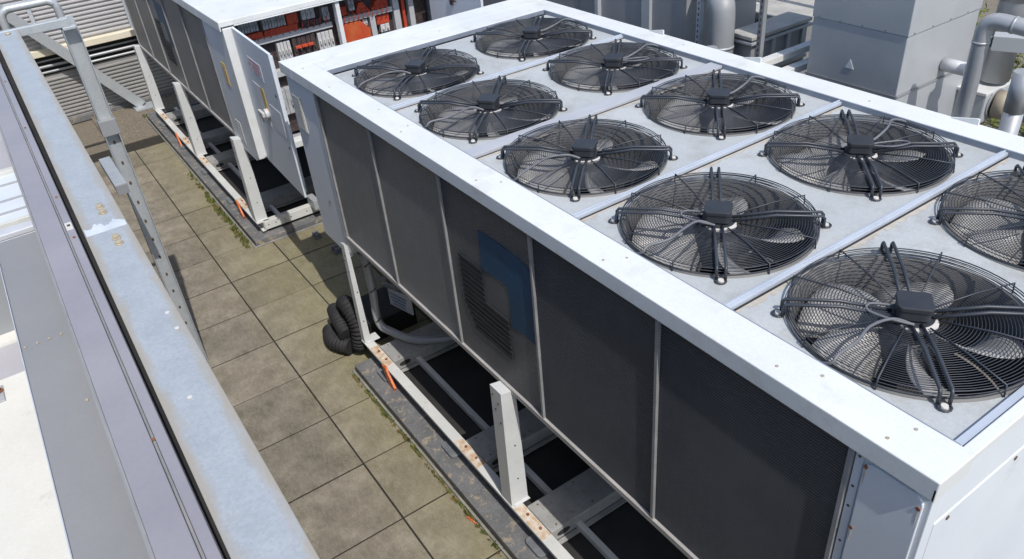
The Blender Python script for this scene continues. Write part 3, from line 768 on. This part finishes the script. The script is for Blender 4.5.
b = MB(); b.box(XE + .005, XE + .03, 1.86, 1.90, 1.06, 2.30); b.box(XE + .031, -.98, 1.86, 1.885, 1.06, 2.30); b.build('door', 'panel', ru, .003)
b = MB(); b.box(-1.52, -1.47, 1.845, 1.859, 2.15, 2.25); b.box(-1.50, -1.40, 1.835, 1.8445, 2.19, 2.21); b.build('door_latch', 'comp_black', ru, .003)
# small hanging hatch between the units
b = MB(); b.prism([(-.90, 1.38), (-.80, 1.62), (-.70, 1.66), (-.62, 1.05), (-.74, .98)], .0, .02, 'y'); b.build('inner_hatch', 'ductgrey', ru, .003)
b = MB(); b.tube([(-.74, -.004, .98), (-.90, -.004, 1.38), (-.80, -.004, 1.62), (-.70, -.004, 1.66)], .010, 6); b.build('hatch_rim', 'white', ru)
# lower end steelwork
b = MB(); b.box(-2.52, -2.445, -.169, 1.949, .10, .195); o = b.build('end_beam', 'frame_white', ru, .004)
b = MB()
for y in (-.13, -.05, .05, .12, .3, .5): b.cyl((-2.445, y, .15), .007, .002, 'x', 8)
split_build(b, 'screw', 'bolthole', o)
b = MB(); b.box(-2.50, -2.30, .35, .42, .197, .30); b.box(-2.52, -2.3, .55, .6, .197, .9); b.build('bracket', 'ductgrey', ru, .003)

# ------------------------------------------------------------------ plinths
for x0, x1, y0, lab in ((.18, 6.0, -.385, 'grey concrete plinth under the foreground chiller'), (-7.2, -2.34, -.345, 'grey concrete plinth under the rear chiller')):
    b = MB(); b.box(x0, x1, y0 + .008, 2.2, .001, .070); o = b.build('plinth', 'plinth', None, .006)
    b2 = MB(); b2.box(x0 + .16, x1 - .12, y0 + .2, 2.1, .0703, .0735); m_ = b2.build('membrane', 'mat', o, local=True)
    b3 = MB(); b3.box(x0 - .012, x1 + .012, y0 - .016, y0 - .001, .001, .018); b3.box(x1 + .001, x1 + .014, y0 - .016, 2.2, .001, .018); b3.build('edge_strip', 'edgestrip', o, .003, local=True)
    tag(o, lab, 'plinth', 'chiller plinths')

# ------------------------------------------------------------------ black corrugated hose pile by the far leg
b = MB()
def ribbed(path, r):
    pts = chain(path, 26); rr = [r * (1.0, 1.0, .80, .80)[k % 4] * random.uniform(.985, 1.01) for k in range(len(pts))]
    b.tube(pts, rr, 16)
ribbed([(-.34, -.32, .075), (-.16, -.36, .085), (.0, -.28, .085)], .072)
ribbed([(-.36, -.10, .12), (-.30, -.16, .30), (-.08, -.20, .42), (.06, -.20, .30), (.06, -.22, .10)], .070)
ribbed([(-.42, -.22, .20), (-.20, -.27, .25), (-.02, -.28, .20)], .066)
b.box(-.45, -.02, -.08, .35, .002, .20)
o = centre(b.build('drain_hose', 'rubber')); o.location.x -= .04; o.location.y -= .02
tag(o, 'coiled black ribbed hose lying on the paving by the foreground chiller leg', 'hose')
# small dark clips on the paving between the units
for x, y, lab in ((-2.10, .24, 'small dark metal clip on the paving nearer the rear chiller'), (-1.68, .28, 'small dark metal clip on the paving partly hidden behind the white control box')):
    b = MB(); b.box(x - .06, x + .06, y - .035, y + .035, .003, .02); b.box(x - .05, x - .02, y - .03, y + .03, .0205, .055); b.box(x + .02, x + .05, y - .03, y + .03, .0205, .055); b.cyl((x, y, .0205), .02, .02, n=10)
    tag(centre(b.build('floor_clip', 'pad', None, .003)), lab, 'clip', 'floor clips between the chillers')
b = MB()
for q in range(6): b.box(-.045 + q * .016, -.035 + q * .016, -.008, .008, .004, .010 + .003 * (q % 2), Matrix.Rotation(.3 * q, 3, 'Z'))
o = b.build('plastic_scrap', 'orange'); o.location = (2.03, -.425, 0); o.rotation_euler = (0, 0, .2)
tag(o, 'tiny strip of orange litter lying against the foreground plinth', 'litter')

# ------------------------------------------------------------------ moss and weeds along the plinths
def tufts(spots, mat, name):
    b = MB()
    for (x, y, r, n) in spots:
        for _ in range(n):
            a = random.random() * 6.283; d = r * math.sqrt(random.random()); px, py = x + d * math.cos(a), y + d * math.sin(a) * .5
            h = random.uniform(.008, .035); s_ = random.uniform(.005, .013); t = random.random() * 6.28
            q = Vector((math.cos(t), math.sin(t), 0)) * s_; k = Vector((-q.y, q.x, 0)) * .6; base = Vector((px, py, .002))
            tip = base + Vector((q.y, q.x, h))
            b.face([base - q, base + k, tip + q * .4, tip - k * .5])
    return b.build(name, mat)
sp = []
for _ in range(30): sp.append((random.uniform(-4.8, -2.45), -.372 - random.uniform(0, .015), .028, 16))
for _ in range(36): sp.append((random.uniform(-3.9, -2.35), -.380 - random.uniform(0, .05), .04, 18))
sp += [(-7.2, -.30, .10, 60), (-7.3, -.35, .08, 40), (.80, -.42, .022, 30), (.78, -.43, .03, 20), (1.98, -.42, .03, 26)]
for _ in range(70): sp.append((random.uniform(.2, 2.9), -.406 - random.uniform(0, .012), .018, 7))
tag(tufts(sp, 'moss', 'moss'), 'low green moss and weeds growing along the plinth edges', 'moss', kind='stuff')
sp = [(random.uniform(.2, 2.9), -.408 - random.uniform(0, .02), .02, 6) for _ in range(50)] + [(random.uniform(-4.8, -2.4), -.38 - random.uniform(0, .04), .03, 8) for _ in range(30)] + [(1.12, -.42, .025, 24)]
tag(tufts(sp, 'moss2', 'dead_moss'), 'brown dried moss along the plinth edges', 'moss', kind='stuff')

# ------------------------------------------------------------------ galvanised rail beside the camera
gr = empty('guard_rail', (1.6, -1.73, 0), 'galvanised steel guard rail with flat top plate running along the left edge', 'rail')
ang = math.atan(-.004); HW = .066; ZR = 2.9
def rail_seg(x0, x1, z1, y_at):
    L_ = x1 - x0; b = MB()
    b.box(-L_ / 2, L_ / 2, -HW, HW, -.008, 0); b.box(-L_ / 2, L_ / 2, HW - .009, HW, -.075, -.0082); b.box(-L_ / 2, L_ / 2, -HW, -HW + .009, -.075, -.0082)
    o = b.build('rail_plate', 'rail', gr, .0025, local=True)
    xm = (x0 + x1) / 2
    o.location = Vector((xm, y_at(xm), z1)) - gr.location; o.rotation_euler = (0, 0, ang); return o
yat = lambda x: -1.7975 + (4.0 - x) * .004 + HW
s1 = rail_seg(-.731, 2.490, ZR - .006, yat)
s2 = rail_seg(2.492, 6.6, ZR, yat)
for x in (2.285, 2.335, 2.568, 2.612):
    b = MB(); z = ZR - .0055 if x < 2.49 else ZR + .0005
    b.cyl((x, yat(x) + .014, z), .0145, .003, n=16); b.cyl((x, yat(x) + .014, z + .0032), .0115, .010, n=6); b.build('bolt', 'bolt', gr, .001)
b = MB(); rr_ = random.Random(3); pp = [(2.425 + .012 * math.sin(q * .7) + rr_.uniform(-.012, .012), -.062 + q * .0062) for q in range(21)]
b.prism([(x_, yat(2.45) + y_) for x_, y_ in pp] + [(2.489, yat(2.49) + .062), (2.489, yat(2.49) - .062)], ZR - .0058, ZR - .0045, 'z'); b.build('zinc_patch', 'zincpatch', gr)
b = MB(); b.cyl((-.64, yat(-.64) + .008, ZR - .0055), .017, .010, n=6); b.build('bolt', 'bolt', gr)
for x, d_ in ((3.11, .040), (3.20, .042), (3.50, -.005)):
    MB().cyl((x, yat(x) + d_, ZR + .0003), .006, .002, n=10).build('zinc_spot', 'disc', gr)
yb = yat(-.73)
b = MB(); b.box(-.775, -.735, yb - HW, -1.355, 2.845, 2.897); b.box(-.783, -.728, -1.405, -1.325, 2.825, 2.8445); b.build('bracket', 'galv', gr, .003)
b = MB()
b.prism([(-1.410, 2.878), (-1.394, 2.893), (-1.328, 2.893), (-1.312, 2.878), (-1.312, .01), (-1.410, .01)], -.810, -.804, 'x')
b.box(-.803, -.750, -1.410, -1.404, .01, 2.824); b.box(-.803, -.750, -1.318, -1.312, .01, 2.824)
o = b.build('slotted_post', 'galv', gr, .0015)
b = MB(); z = 2.02
while z > .1:
    b.prism([(-1.361 + .009 * math.cos(t * .785), z + .016 * math.sin(t * .785)) for t in range(8)], -.8038, -.8030, 'x'); z -= .16
split_build(b, 'slot', 'bolthole', o)
b = MB(); b.box(-.815, -.746, -1.418, -1.304, 2.09, 2.20); b.build('sleeve', 'ductdark', gr, .003)
b = MB(); b.box(-.80, -.25, -1.50, -1.425, 1.93, 1.938); b.box(-.80, -.25, -1.50, -1.493, 1.885, 1.9295); b.build('stub_arm', 'galv', gr, .003)
b = MB(); b.box(-.248, -.23, -1.50, -1.425, 1.87, 1.938); b.build('end_cap', 'ductdark', gr, .003)
for x in (.9, 2.6, 4.9):
    MB().box(x - .03, x + .03, yat(x) - .045, yat(x) + .035, .002, 2.82).build('post', 'galv', gr, .003)

# far frame with raking brace
fr = empty('brace_frame', (-5.2, -1.3, 0), 'tall galvanised frame with a long raking brace reaching the corner gravel', 'frame')
b = MB(); b.tube([(-5.3, -1.62, .0), (-5.3, -1.62, 2.10), (-5.3, -1.60, 2.16), (-5.3, -1.54, 2.19), (-5.3, -1.14, 2.19), (-5.3, -1.08, 2.16), (-5.3, -1.06, 2.10), (-5.3, -1.06, 0)], .045, 10); b.build('hoop', 'galv', fr)
b = MB(); A = Vector((-7.76, -1.70, 1.93)); B = Vector((-7.76, -.27, .03)); dd = B - A; t = dd.normalized(); w_ = Vector((0, -t.z, t.y)) * .07
b.prism([((A - w_).y, (A - w_).z), ((B - w_).y, (B - w_).z), ((B + w_).y, (B + w_).z), ((A + w_).y, (A + w_).z)], -7.775, -7.762, 'x')
b.build('raking_brace', 'galv', fr, .002)
b = MB(); b.prism([((A + w_ * .8).y, (A + w_ * .8).z), ((B + w_ * .8).y, (B + w_ * .8).z), ((B + w_).y, (B + w_).z), ((A + w_).y, (A + w_).z)], -7.83, -7.7752, 'x'); b.build('brace_flange', 'galv', fr)
MB().box(-7.88, -7.62, -.40, -.12, -.01, .02).build('foot_plate', 'galv', fr, .003)

# ------------------------------------------------------------------ parapet capping and the roof on the left
pc = empty('parapet', (2.4, -1.86, 0), 'lavender grey coated metal parapet capping with long grooves beside the galvanised rail', 'parapet')
X0, X1 = -3.2, 6.6
b = MB(); b.box(X0, X1, -1.8345, -1.8095, 2.870, 2.893); b.build('capping_strip', 'lavender', pc, .0025)
b = MB(); b.box(X0, X1, -1.9115, -1.8420, 2.870, 2.895); b.build('capping_strip', 'lavender', pc, .0025)
b = MB(); b.box(X0, X1, -1.9165, -1.9120, 2.855, 2.891); b.box(X0, X1, -1.8412, -1.8352, 2.86, 2.886); b.build('groove_trim', 'coildiv', pc, .001)
MB().box(X0, X1, -1.9205, -1.9170, 2.82, 2.884).build('edge_trim', 'ductdark', pc)
MB().box(X0, X1, -1.910, -1.812, .0, 2.854).build('parapet_wall', 'greysheet', pc)
MB().box(X0, X1, -1.808, -1.772, 2.66, 2.82).build('gap_shade_filler', 'dark', pc)  # dark filler strip added in the open gap, standing in for its shade
b = MB()
for x, y in ((1.22, -1.824), (2.45, -1.821), (2.08, -1.821), (3.57, -1.8385), (.4, -1.823)): b.cyl((x, y, 2.8935 if y > -1.83 else 2.8865), .0045, .003, n=8)
split_build(b, 'screw', 'rust', pc)
MB().box(2.325, 2.385, -1.832, -1.812, 2.8935, 2.895).build('joint_cover', 'vent', pc)
MB().box(2.343, 2.358, -1.827, -1.817, 2.8955, 2.8962).build('screw_mark', 'bolthole', pc)
gs = empty('roof_panel', (3.9, -1.99, 0), 'smooth grey sheet metal roof panel with a riveted seam left of the parapet capping', 'roof panel')
b = MB(); b.box(2.13, 2.886, -2.0535, -1.922, 2.808, 2.818); b.build('sheet', 'greysheet', gs, .002)
b = MB(); b.box(2.888, 6.6, -2.0535, -1.922, 2.810, 2.8205); b.build('sheet', 'greysheet', gs, .002)
b = MB()
for q in range(4): b.cyl((2.872, -2.043 + q * .031, 2.8183), .004, .003, n=8)
b.cyl((3.23, -1.942, 2.8208), .0045, .003, n=8)
split_build(b, 'rivet', 'bolt', gs)
MB().box(2.13, 6.6, -2.0565, -2.0540, 2.76, 2.8215).build('edge_fold', 'steelwhite', gs)
MB().box(2.14, 6.6, -2.052, -1.924, 1.0, 2.807).build('box_side', 'greysheet', gs)
b = MB(); b.box(2.375, 8, -7, -2.058, 2.40, 2.4535); b.box(2.025, 2.144, -7, -2.058, 2.40, 2.4535)  # cream bands: sunlit strips put into the roof colour
tag(b.build('sunlit_roof', 'cream'), kind='structure')
b = MB(); b.box(-8, 1.816, -7, -2.058, 2.36, 2.425); b.box(1.817, 2.024, -7, -2.058, 2.38, 2.442); b.box(2.145, 2.374, -7, -2.058, 2.38, 2.442)  # grey pieces between the cream bands: shade put into the colour
tag(b.build('lower_roof', 'mauve_roof'), kind='structure')
for (x, y, lab) in ((1.89, -2.151, 'rusty roof fixing with small bent strap on the grey band beyond the cream band'), (2.45, -2.215, 'rusty roof fixing on the edge of the large cream roof patch')):
    t = empty('roof_fixing', (x, y, 2.4535), lab, 'fixing', 'rusty roof fixings')
    z = 2.4425 if x < 2.3 else 2.454
    b = MB(); b.cyl((x, y, z + .006), .012, .006, n=14); b.cyl((x, y, z + .0122), .008, .008, n=6); b.build('bolt', 'rust', t)
    b = MB(); b.box(x - .035, x + .06, y - .012, y + .012, z, z + .0055); b.build('strap', 'comp_grey', t, .002)
rl = empty('rooflight', (1.75, -2.1, 2.43), 'pale ribbed rooflight panel with metal lip at the left edge of the picture', 'rooflight')
b = MB(); b.box(2.040, 2.096, -3.2, -1.9225, 2.805, 2.826); b.box(2.082, 2.096, -3.2, -1.9225, 2.775, 2.8045); b.build('lip', 'pipewhite', rl, .003)
MB().box(1.988, 2.0395, -3.2, -1.9225, 2.778, 2.790).build('gutter', 'galv', rl, .002)
MB().box(1.970, 1.9875, -3.2, -1.9225, 2.78, 2.820).build('upstand', 'vent', rl, .002)
MB().box(1.481, 1.9695, -3.2, -1.9225, 2.78, 2.811).build('ribbed_sheet', 'clear_rib', rl, .002)
b = MB()
for x in (1.593, 1.757, 1.876): b.box(x, x + .009, -3.2, -1.9225, 2.8113, 2.817)
split_build(b, 'rib', 'cable', rl)
MB().box(1.444, 1.4805, -3.2, -1.9225, 2.778, 2.826).build('upstand', 'vent', rl, .002)
MB().box(1.445, 2.079, -3.2, -1.926, 2.43, 2.774).build('kerb', 'ductdark', rl)
b = MB(); b.box(-3.2, 1.443, -3.2, -1.9225, 2.75, 2.804)
o = centre(b.build('roof_cover', 'mauve_roof', None, .004)); tag(o, 'plain mauve grey flat roof cover beyond the ribbed rooflight', 'roof cover')

# ------------------------------------------------------------------ ductwork behind the foreground chiller
def duct_box(name, x0, x1, y0, y1, z0, z1, mat, label, cat='duct', group=None, seams=(), vseams=()):
    b = MB(); b.box(x0, x1, y0, y1, z0, z1); e = empty(name, ((x0 + x1) / 2, (y0 + y1) / 2, z0), label, cat, group)
    b.build('casing', mat, e, .006)
    b = MB(); any_ = False
    for z in seams:
        any_ = True; b.box(x0 - .004, x1 + .004, y0 - .004, y1 + .004, z, z + .012)
    for x in vseams:
        any_ = True; b.box(x, x + .02, y0 - .006, y0 - .0005, z0, z1)
    if any_: b.build('seam', mat, e, .002)
    return e
big = empty('exhaust_duct', (1.97, 3.4, 0), 'tall square galvanised duct with a tiny pale triangle, behind the foreground chiller', 'duct')
def bigpanel(x0, x1, y0, y1, z0, z1): MB().box(x0, x1, y0, y1, z0, z1).build('casing', 'ductgrey', big, .006)
bigpanel(1.605, 2.33, 3.0, 3.83, 0, 1.95); bigpanel(1.608, 2.327, 3.003, 3.827, 1.951, 2.35); bigpanel(1.602, 2.333, 2.998, 3.832, 2.351, 4.2)
b = MB(); b.prism([(1.915, 2.06), (1.985, 2.06), (1.95, 2.125)], 2.9985, 3.0015, 'y'); b.build('triangle_sticker', 'bluemark2' if 'bluemark2' in M else 'clear_rib', big)
b = MB()
for q in range(0, 8, 2):
    b.cyl((2.3335, 3.06 + q * .1, 2.365), .004, .003, 'x', 8); b.cyl((1.66 + q * .085, 2.9975, 2.365), .004, -.003, 'y', 8)
split_build(b, 'rivet', 'bolthole', big)

lw = empty('supply_duct', (-1.2, 3.0, 0), 'long dark grey rectangular duct standing beyond the far corner of the chiller', 'duct')
MB().box(-3.4, -.13, 3.0, 3.9, .9, 3.0).build('casing', 'ductdark', lw, .008)
MB().box(-.129, -.02, 2.97, 3.93, .88, 3.03).build('flange', 'ductgrey', lw, .006)
MB().box(-.019, .36, 3.0, 3.9, .9, 3.0).build('casing', 'ductdark', lw, .008)
b = MB(); b.box(-1.05, -1.04, 2.994, 2.999, .9, 3.0); b.build('seam', 'ductdark', lw)
for x in (-3.0, -.6): MB().box(x, x + .08, 3.2, 3.6, -.04, .899).build('stand', 'galv', lw, .003)
el = empty('round_duct', (.45, 3.9, 0), 'dark round duct elbow turning down between the duct and strut posts', 'duct')
b = MB(); b.tube(chain([(.36, 3.35, 2.42), (.60, 3.12, 2.44), (.80, 2.94, 2.30), (.87, 2.90, 2.10), (.87, 2.90, .0)], 8), .10, 28); b.build('elbow', 'ductdark', el)
b = MB()
for z in (1.25,): b.tube([(.87, 2.90, z + .75), (.87, 2.90, z + .77)], .106, 28)
b.build('band', 'ductgrey', el)
b = MB(); b.cyl((.94, 2.72, .7), .045, 1.36, n=20); b.build('stub_pipe', 'pipe', el)
def strut(x, y, zt, mat, label):
    e = empty('strut_post', (x, y, 0), label, 'post', 'strut posts behind the chiller')
    b = MB(); b.box(x - .02, x + .02, y, y + .004, 0, zt); b.box(x - .02, x - .016, y + .0042, y + .04, 0, zt); b.box(x + .016, x + .02, y + .0042, y + .04, 0, zt); b.build('channel', mat, e)
    b = MB(); z = 1.5
    while z < zt - .03:
        b.box(x - .006, x + .006, y - .002, y - .0003, z, z + .022); z += .045
    b.build('slot', 'bolthole', e)
strut(.56, 2.96, 2.9, 'steelwhite', 'pale slotted steel strut post in front of the dark round duct')
strut(1.22, 2.92, 2.9, 'ductdark', 'dark slotted steel strut post beside the flat duct top')
tr = empty('flat_duct', (1.0, 3.35, 0), 'low flat duct with dusty pale lid and ribbed side beside the square duct', 'duct')
b = MB(); b.box(.86, 1.10, 2.99, 3.70, 2.07, 2.10); b.build('lid', 'dustylid', tr, .005)
b = MB(); b.box(.88, 1.075, 3.02, 3.68, 1.70, 2.069); b.build('casing', 'ductdark', tr, .004)
b = MB(); b.box(.855, 1.105, 2.985, 3.705, 2.035, 2.055); b.box(1.076, 1.10, 3.02, 3.68, 1.78, 1.81); b.build('edge_trim', 'ductgrey', tr, .002)
b = MB()
for y in (3.06, 3.24, 3.42, 3.60): b.box(1.0755, 1.095, y, y + .04, 1.811, 2.034)
split_build(b, 'rib', 'ductgrey', tr)
for x in (.90, 1.03): MB().box(x, x + .03, 3.3, 3.33, 0, 1.699).build('leg', 'galv', tr)
fd = empty('flat_duct', (.6, 4.6, 0), 'second flat dusty duct lid further back behind the dark strut post', 'duct')
MB().box(.10, .72, 4.0, 5.2, 1.86, 1.92).build('lid', 'dustylid', fd, .005)
MB().box(.13, .69, 4.03, 5.17, 1.3, 1.859).build('casing', 'ductdark', fd, .004)
for k, (x, y0, y1, z, lab) in enumerate(((1.30, 2.70, 4.4, 2.02, 'pale boxed trunking running back beside the square duct'), (1.42, 2.75, 4.4, 1.95, 'second lower pale trunking next to the square duct base'))):
    b = MB(); b.box(x, x + .075, y0, y1, z - .05, z); t_ = empty('boxed_trunking', (x, y0, 0), lab, 'trunking')
    b.build('cover', 'frame_white', t_, .004)
    for y in (y0 + .2, y1 - .3): MB().box(x + .02, x + .05, y, y + .03, 0, z - .051).build('leg', 'galv', t_)
# ------------------------------------------------------------------ clad pipework on the right
def pipe(name, path, r, mat, label, bands=(), elbow=False, n=24):
    e = empty(name, (path[0][0], path[0][1], 0), label, 'pipe', 'clad pipes on the right')
    b = MB(); b.tube(path, r, n); b.build('cladding', mat, e)
    for p, q in bands:
        b = MB(); b.tube([p, q], r * 1.07, n); b.build('band', mat, e)
    return e
def bend(a, c, d, r=.09, n=6):
    a, c, d = Vector(a), Vector(c), Vector(d); u1 = (a - c).normalized() * r; u2 = (d - c).normalized() * r
    out = [a]
    for k in range(n + 1):
        t = k / n; out.append((c + u1) * (1 - t) ** 2 + c * 2 * t * (1 - t) + (c + u2) * t * t)
    return out + [d]
pipe('clad_pipe', bend((2.71, 3.15, 0), (2.71, 3.15, 2.51), (3.9, 3.27, 2.40)), .048, 'pipe', 'grey clad pipe rising beside the square duct then bending right', [((2.71, 3.15, 2.36), (2.71, 3.15, 2.375)), ((2.86, 3.165, 2.496), (2.875, 3.167, 2.4945))])
pipe('clad_pipe', [(2.46, 4.0, 1.84), (2.46, 4.0, 3.2)], .098, 'pipe', 'thick dark vertical clad pipe behind the bent grey pipe', [((2.46, 4.0, 2.10), (2.46, 4.0, 2.12)), ((2.46, 4.0, 2.40), (2.46, 4.0, 2.70))])
pipe('clad_pipe', [(3.06, 3.02, 0), (3.06, 3.02, 2.29)], .055, 'pipe', 'vertical grey clad pipe at the right edge of the picture', [((3.06, 3.02, 2.06), (3.06, 3.02, 2.30))])
pipe('clad_pipe', [(2.335, 3.50, 2.05), (2.50, 3.50, 2.05)], .045, 'pipewhite', 'short pale stub pipe joining the square duct')
sb = empty('support_beam', (2.8, 3.4, 0), 'square hollow steel bracket left of the right edge pipe', 'bracket')
b = MB(); b.box(2.66, 3.4, 3.36, 3.46, 2.25, 2.345, Matrix.Rotation(R(24), 3, 'Z'), Vector((2.66, 3.4, 2.2))); b.build('beam', 'ductgrey', sb, .004)
MB().box(2.652, 2.66, 3.375, 3.445, 2.265, 2.33).build('end_recess', 'pipe', sb)
b = MB(); b.box(3.0, 3.06, 3.52, 3.58, 0, 2.24); b.build('post', 'galv', sb, .003)
vb = empty('valve_casing', (2.45, 3.9, 0), 'grey flanged valve casing with round tan end behind the bent pipe', 'valve')
b = MB(); b.box(2.24, 2.54, 3.78, 4.12, 1.58, 1.79); b.build('body', 'ductgrey', vb, .012)
b = MB(); b.box(2.225, 2.545, 3.765, 4.135, 1.791, 1.815); b.build('flange', 'frame_white', vb, .004)
b = MB(); b.tube([(2.551, 3.92, 1.70), (2.66, 3.94, 1.70)], .10, 24); b.build('end_cover', 'tan_cover', vb)
b = MB(); b.tube([(2.541, 3.92, 1.70), (2.5505, 3.92, 1.70)], .112, 24); b.build('flange', 'ductdark', vb)
b = MB(); b.tube([(2.661, 3.94, 1.70), (3.6, 4.0, 1.68)], .085, 20); b.build('pipe', 'pipe', vb)
MB().box(2.34, 2.42, 3.9, 3.98, -.04, 1.579).build('stand', 'galv', vb)
b = MB(); b.box(2.40, 2.44, 3.775, 3.779, 1.66, 1.70); b.build('tag_plate', 'bolthole', vb)
tw = empty('cable_tray', (2.6, 2.95, 0), 'low pale steel tray under the right hand pipes', 'cable tray')
b = MB(); b.box(2.42, 4.2, 3.0, 3.2, 1.80, 1.812); b.box(2.42, 4.2, 2.98, 2.999, 1.78, 1.84); b.build('tray', 'frame_white', tw, .002)
b = MB()
for x in (2.55, 2.82, 2.95, 3.3): b.cyl((x, 3.05, 1.813), .014, .02, n=8)
split_build(b, 'bolt', 'bolthole', tw)
b = MB(); b.tube([(2.42, 3.15, 1.835), (4.2, 3.15, 1.835)], .018, 8); b.build('cable', 'cable', tw)
for x in (2.5, 4.1): MB().box(x, x + .04, 3.1, 3.14, 0, 1.799).build('leg', 'galv', tw)

b = MB(); b.box(1.96, 1.968, 2.994, 2.9975, 1.0, 1.95); b.build('seam', 'ductdark', big)
b = MB(); b.box(1.602, 2.333, 2.9935, 2.9975, 1.945, 1.957); b.build('seam', 'ductdark', big)
b = MB(); b.box(2.3335, 2.337, 3.0, 3.83, 1.945, 1.957); b.build('seam', 'ductdark', big)
for k, x in enumerate((-1.9, -.75)):
    MB().box(x, x + .05, 2.955, 2.999, .9, 3.0).build('flange', 'ductgrey', lw, .004)
# plant further back
def plant_box(x0, x1, y0, y1, z1, label, mat='ductgrey', ribs=0, group='plant housings at the back'):
    e = empty('plant_housing', ((x0 + x1) / 2, (y0 + y1) / 2, 0), label, 'plant housing', group)
    MB().box(x0, x1, y0, y1, 0, z1).build('casing', mat, e, .01)
    MB().box(x0 - .03, x1 + .03, y0 - .03, y1 + .03, z1 + .001, z1 + .04).build('lid', 'frame_white', e, .006)
    if ribs:
        b = MB()
        for q in range(ribs): b.box(x0 + .1, x1 - .1, y0 - .015, y0 - .001, .2 + q * (z1 - .35) / ribs, .2 + (q + .55) * (z1 - .35) / ribs)
        split_build(b, 'louvre', 'ductdark', e)
    return e
plant_box(-3.2, -1.3, 5.2, 6.4, 1.2, 'grey louvred plant housing behind the long dark duct', ribs=8)
plant_box(-1.0, .55, 5.6, 6.6, 1.45, 'pale plant housing seen past the round duct elbow', 'pipewhite', 6)
fan_ = empty('roof_cowl', (.95, 4.55, 0), 'tan round cowl sitting above the flat duct lid', 'cowl')
b = MB(); b.tube([(.62, 4.75, 1.98), (1.15, 4.62, 1.98)], .15, 24); b.build('body', 'pipewhite', fan_)
b = MB(); b.tube([(.56, 4.765, 1.98), (.615, 4.752, 1.98)], .175, 24); b.build('flange', 'creamtrim', fan_)
MB().box(.7, 1.0, 4.6, 4.8, 0, 1.85).build('stand', 'ductdark', fan_)
b = MB(); b.tube([(-3.0, 4.5, 2.55), (2.0, 4.35, 2.55)], .035, 12)
for x in (-1.5, .2): b.tube([(x, 4.45, 0), (x, 4.45, 2.53)], .02, 8)
o = centre(b.build('handrail', 'pipewhite')); tag(o, 'thin pale handrail tube running behind the ducts', 'handrail')
# weeds and debris beyond the pipes
b = MB()
for _ in range(24000):
    x = random.uniform(.7, 4.6); y = random.uniform(4.8, 9.0)
    if x < 1.9 and y < 6.0: continue
    hmax = 1.0 + .45 * math.sin(x * 2.3 + y) + .25 * math.sin(x * 7 + y * 4)
    z = hmax * random.random() ** .5
    s_ = random.uniform(.012, .04); u_ = Vector((random.uniform(-1, 1), random.uniform(-1, 1), random.uniform(-.6, .6))).normalized() * s_; v_ = u_.cross(Vector((random.uniform(-1, 1), random.uniform(-1, 1), 1)).normalized())
    c = Vector((x, y, max(.01, z))); b.face([c - u_, c + v_ * .6, c + u_, c - v_ * .6])
tag(b.build('ground_cover', 'moss'), 'tangled green weeds growing on the roof behind the pipes', 'weeds', kind='stuff')
b = MB()
for _ in range(500):
    x = random.uniform(1.9, 6.5); y = random.uniform(4.2, 9.5); s_ = random.uniform(.02, .09); a = random.random() * 3
    b.box(x - s_, x + s_, y - s_ * .5, y + s_ * .5, random.uniform(0, .1), random.uniform(.12, .3), Matrix.Rotation(a, 3, 'Z'))
tag(b.build('rubble', 'gravel'), 'scattered pale rubble among the weeds behind the pipes', 'rubble', kind='stuff')
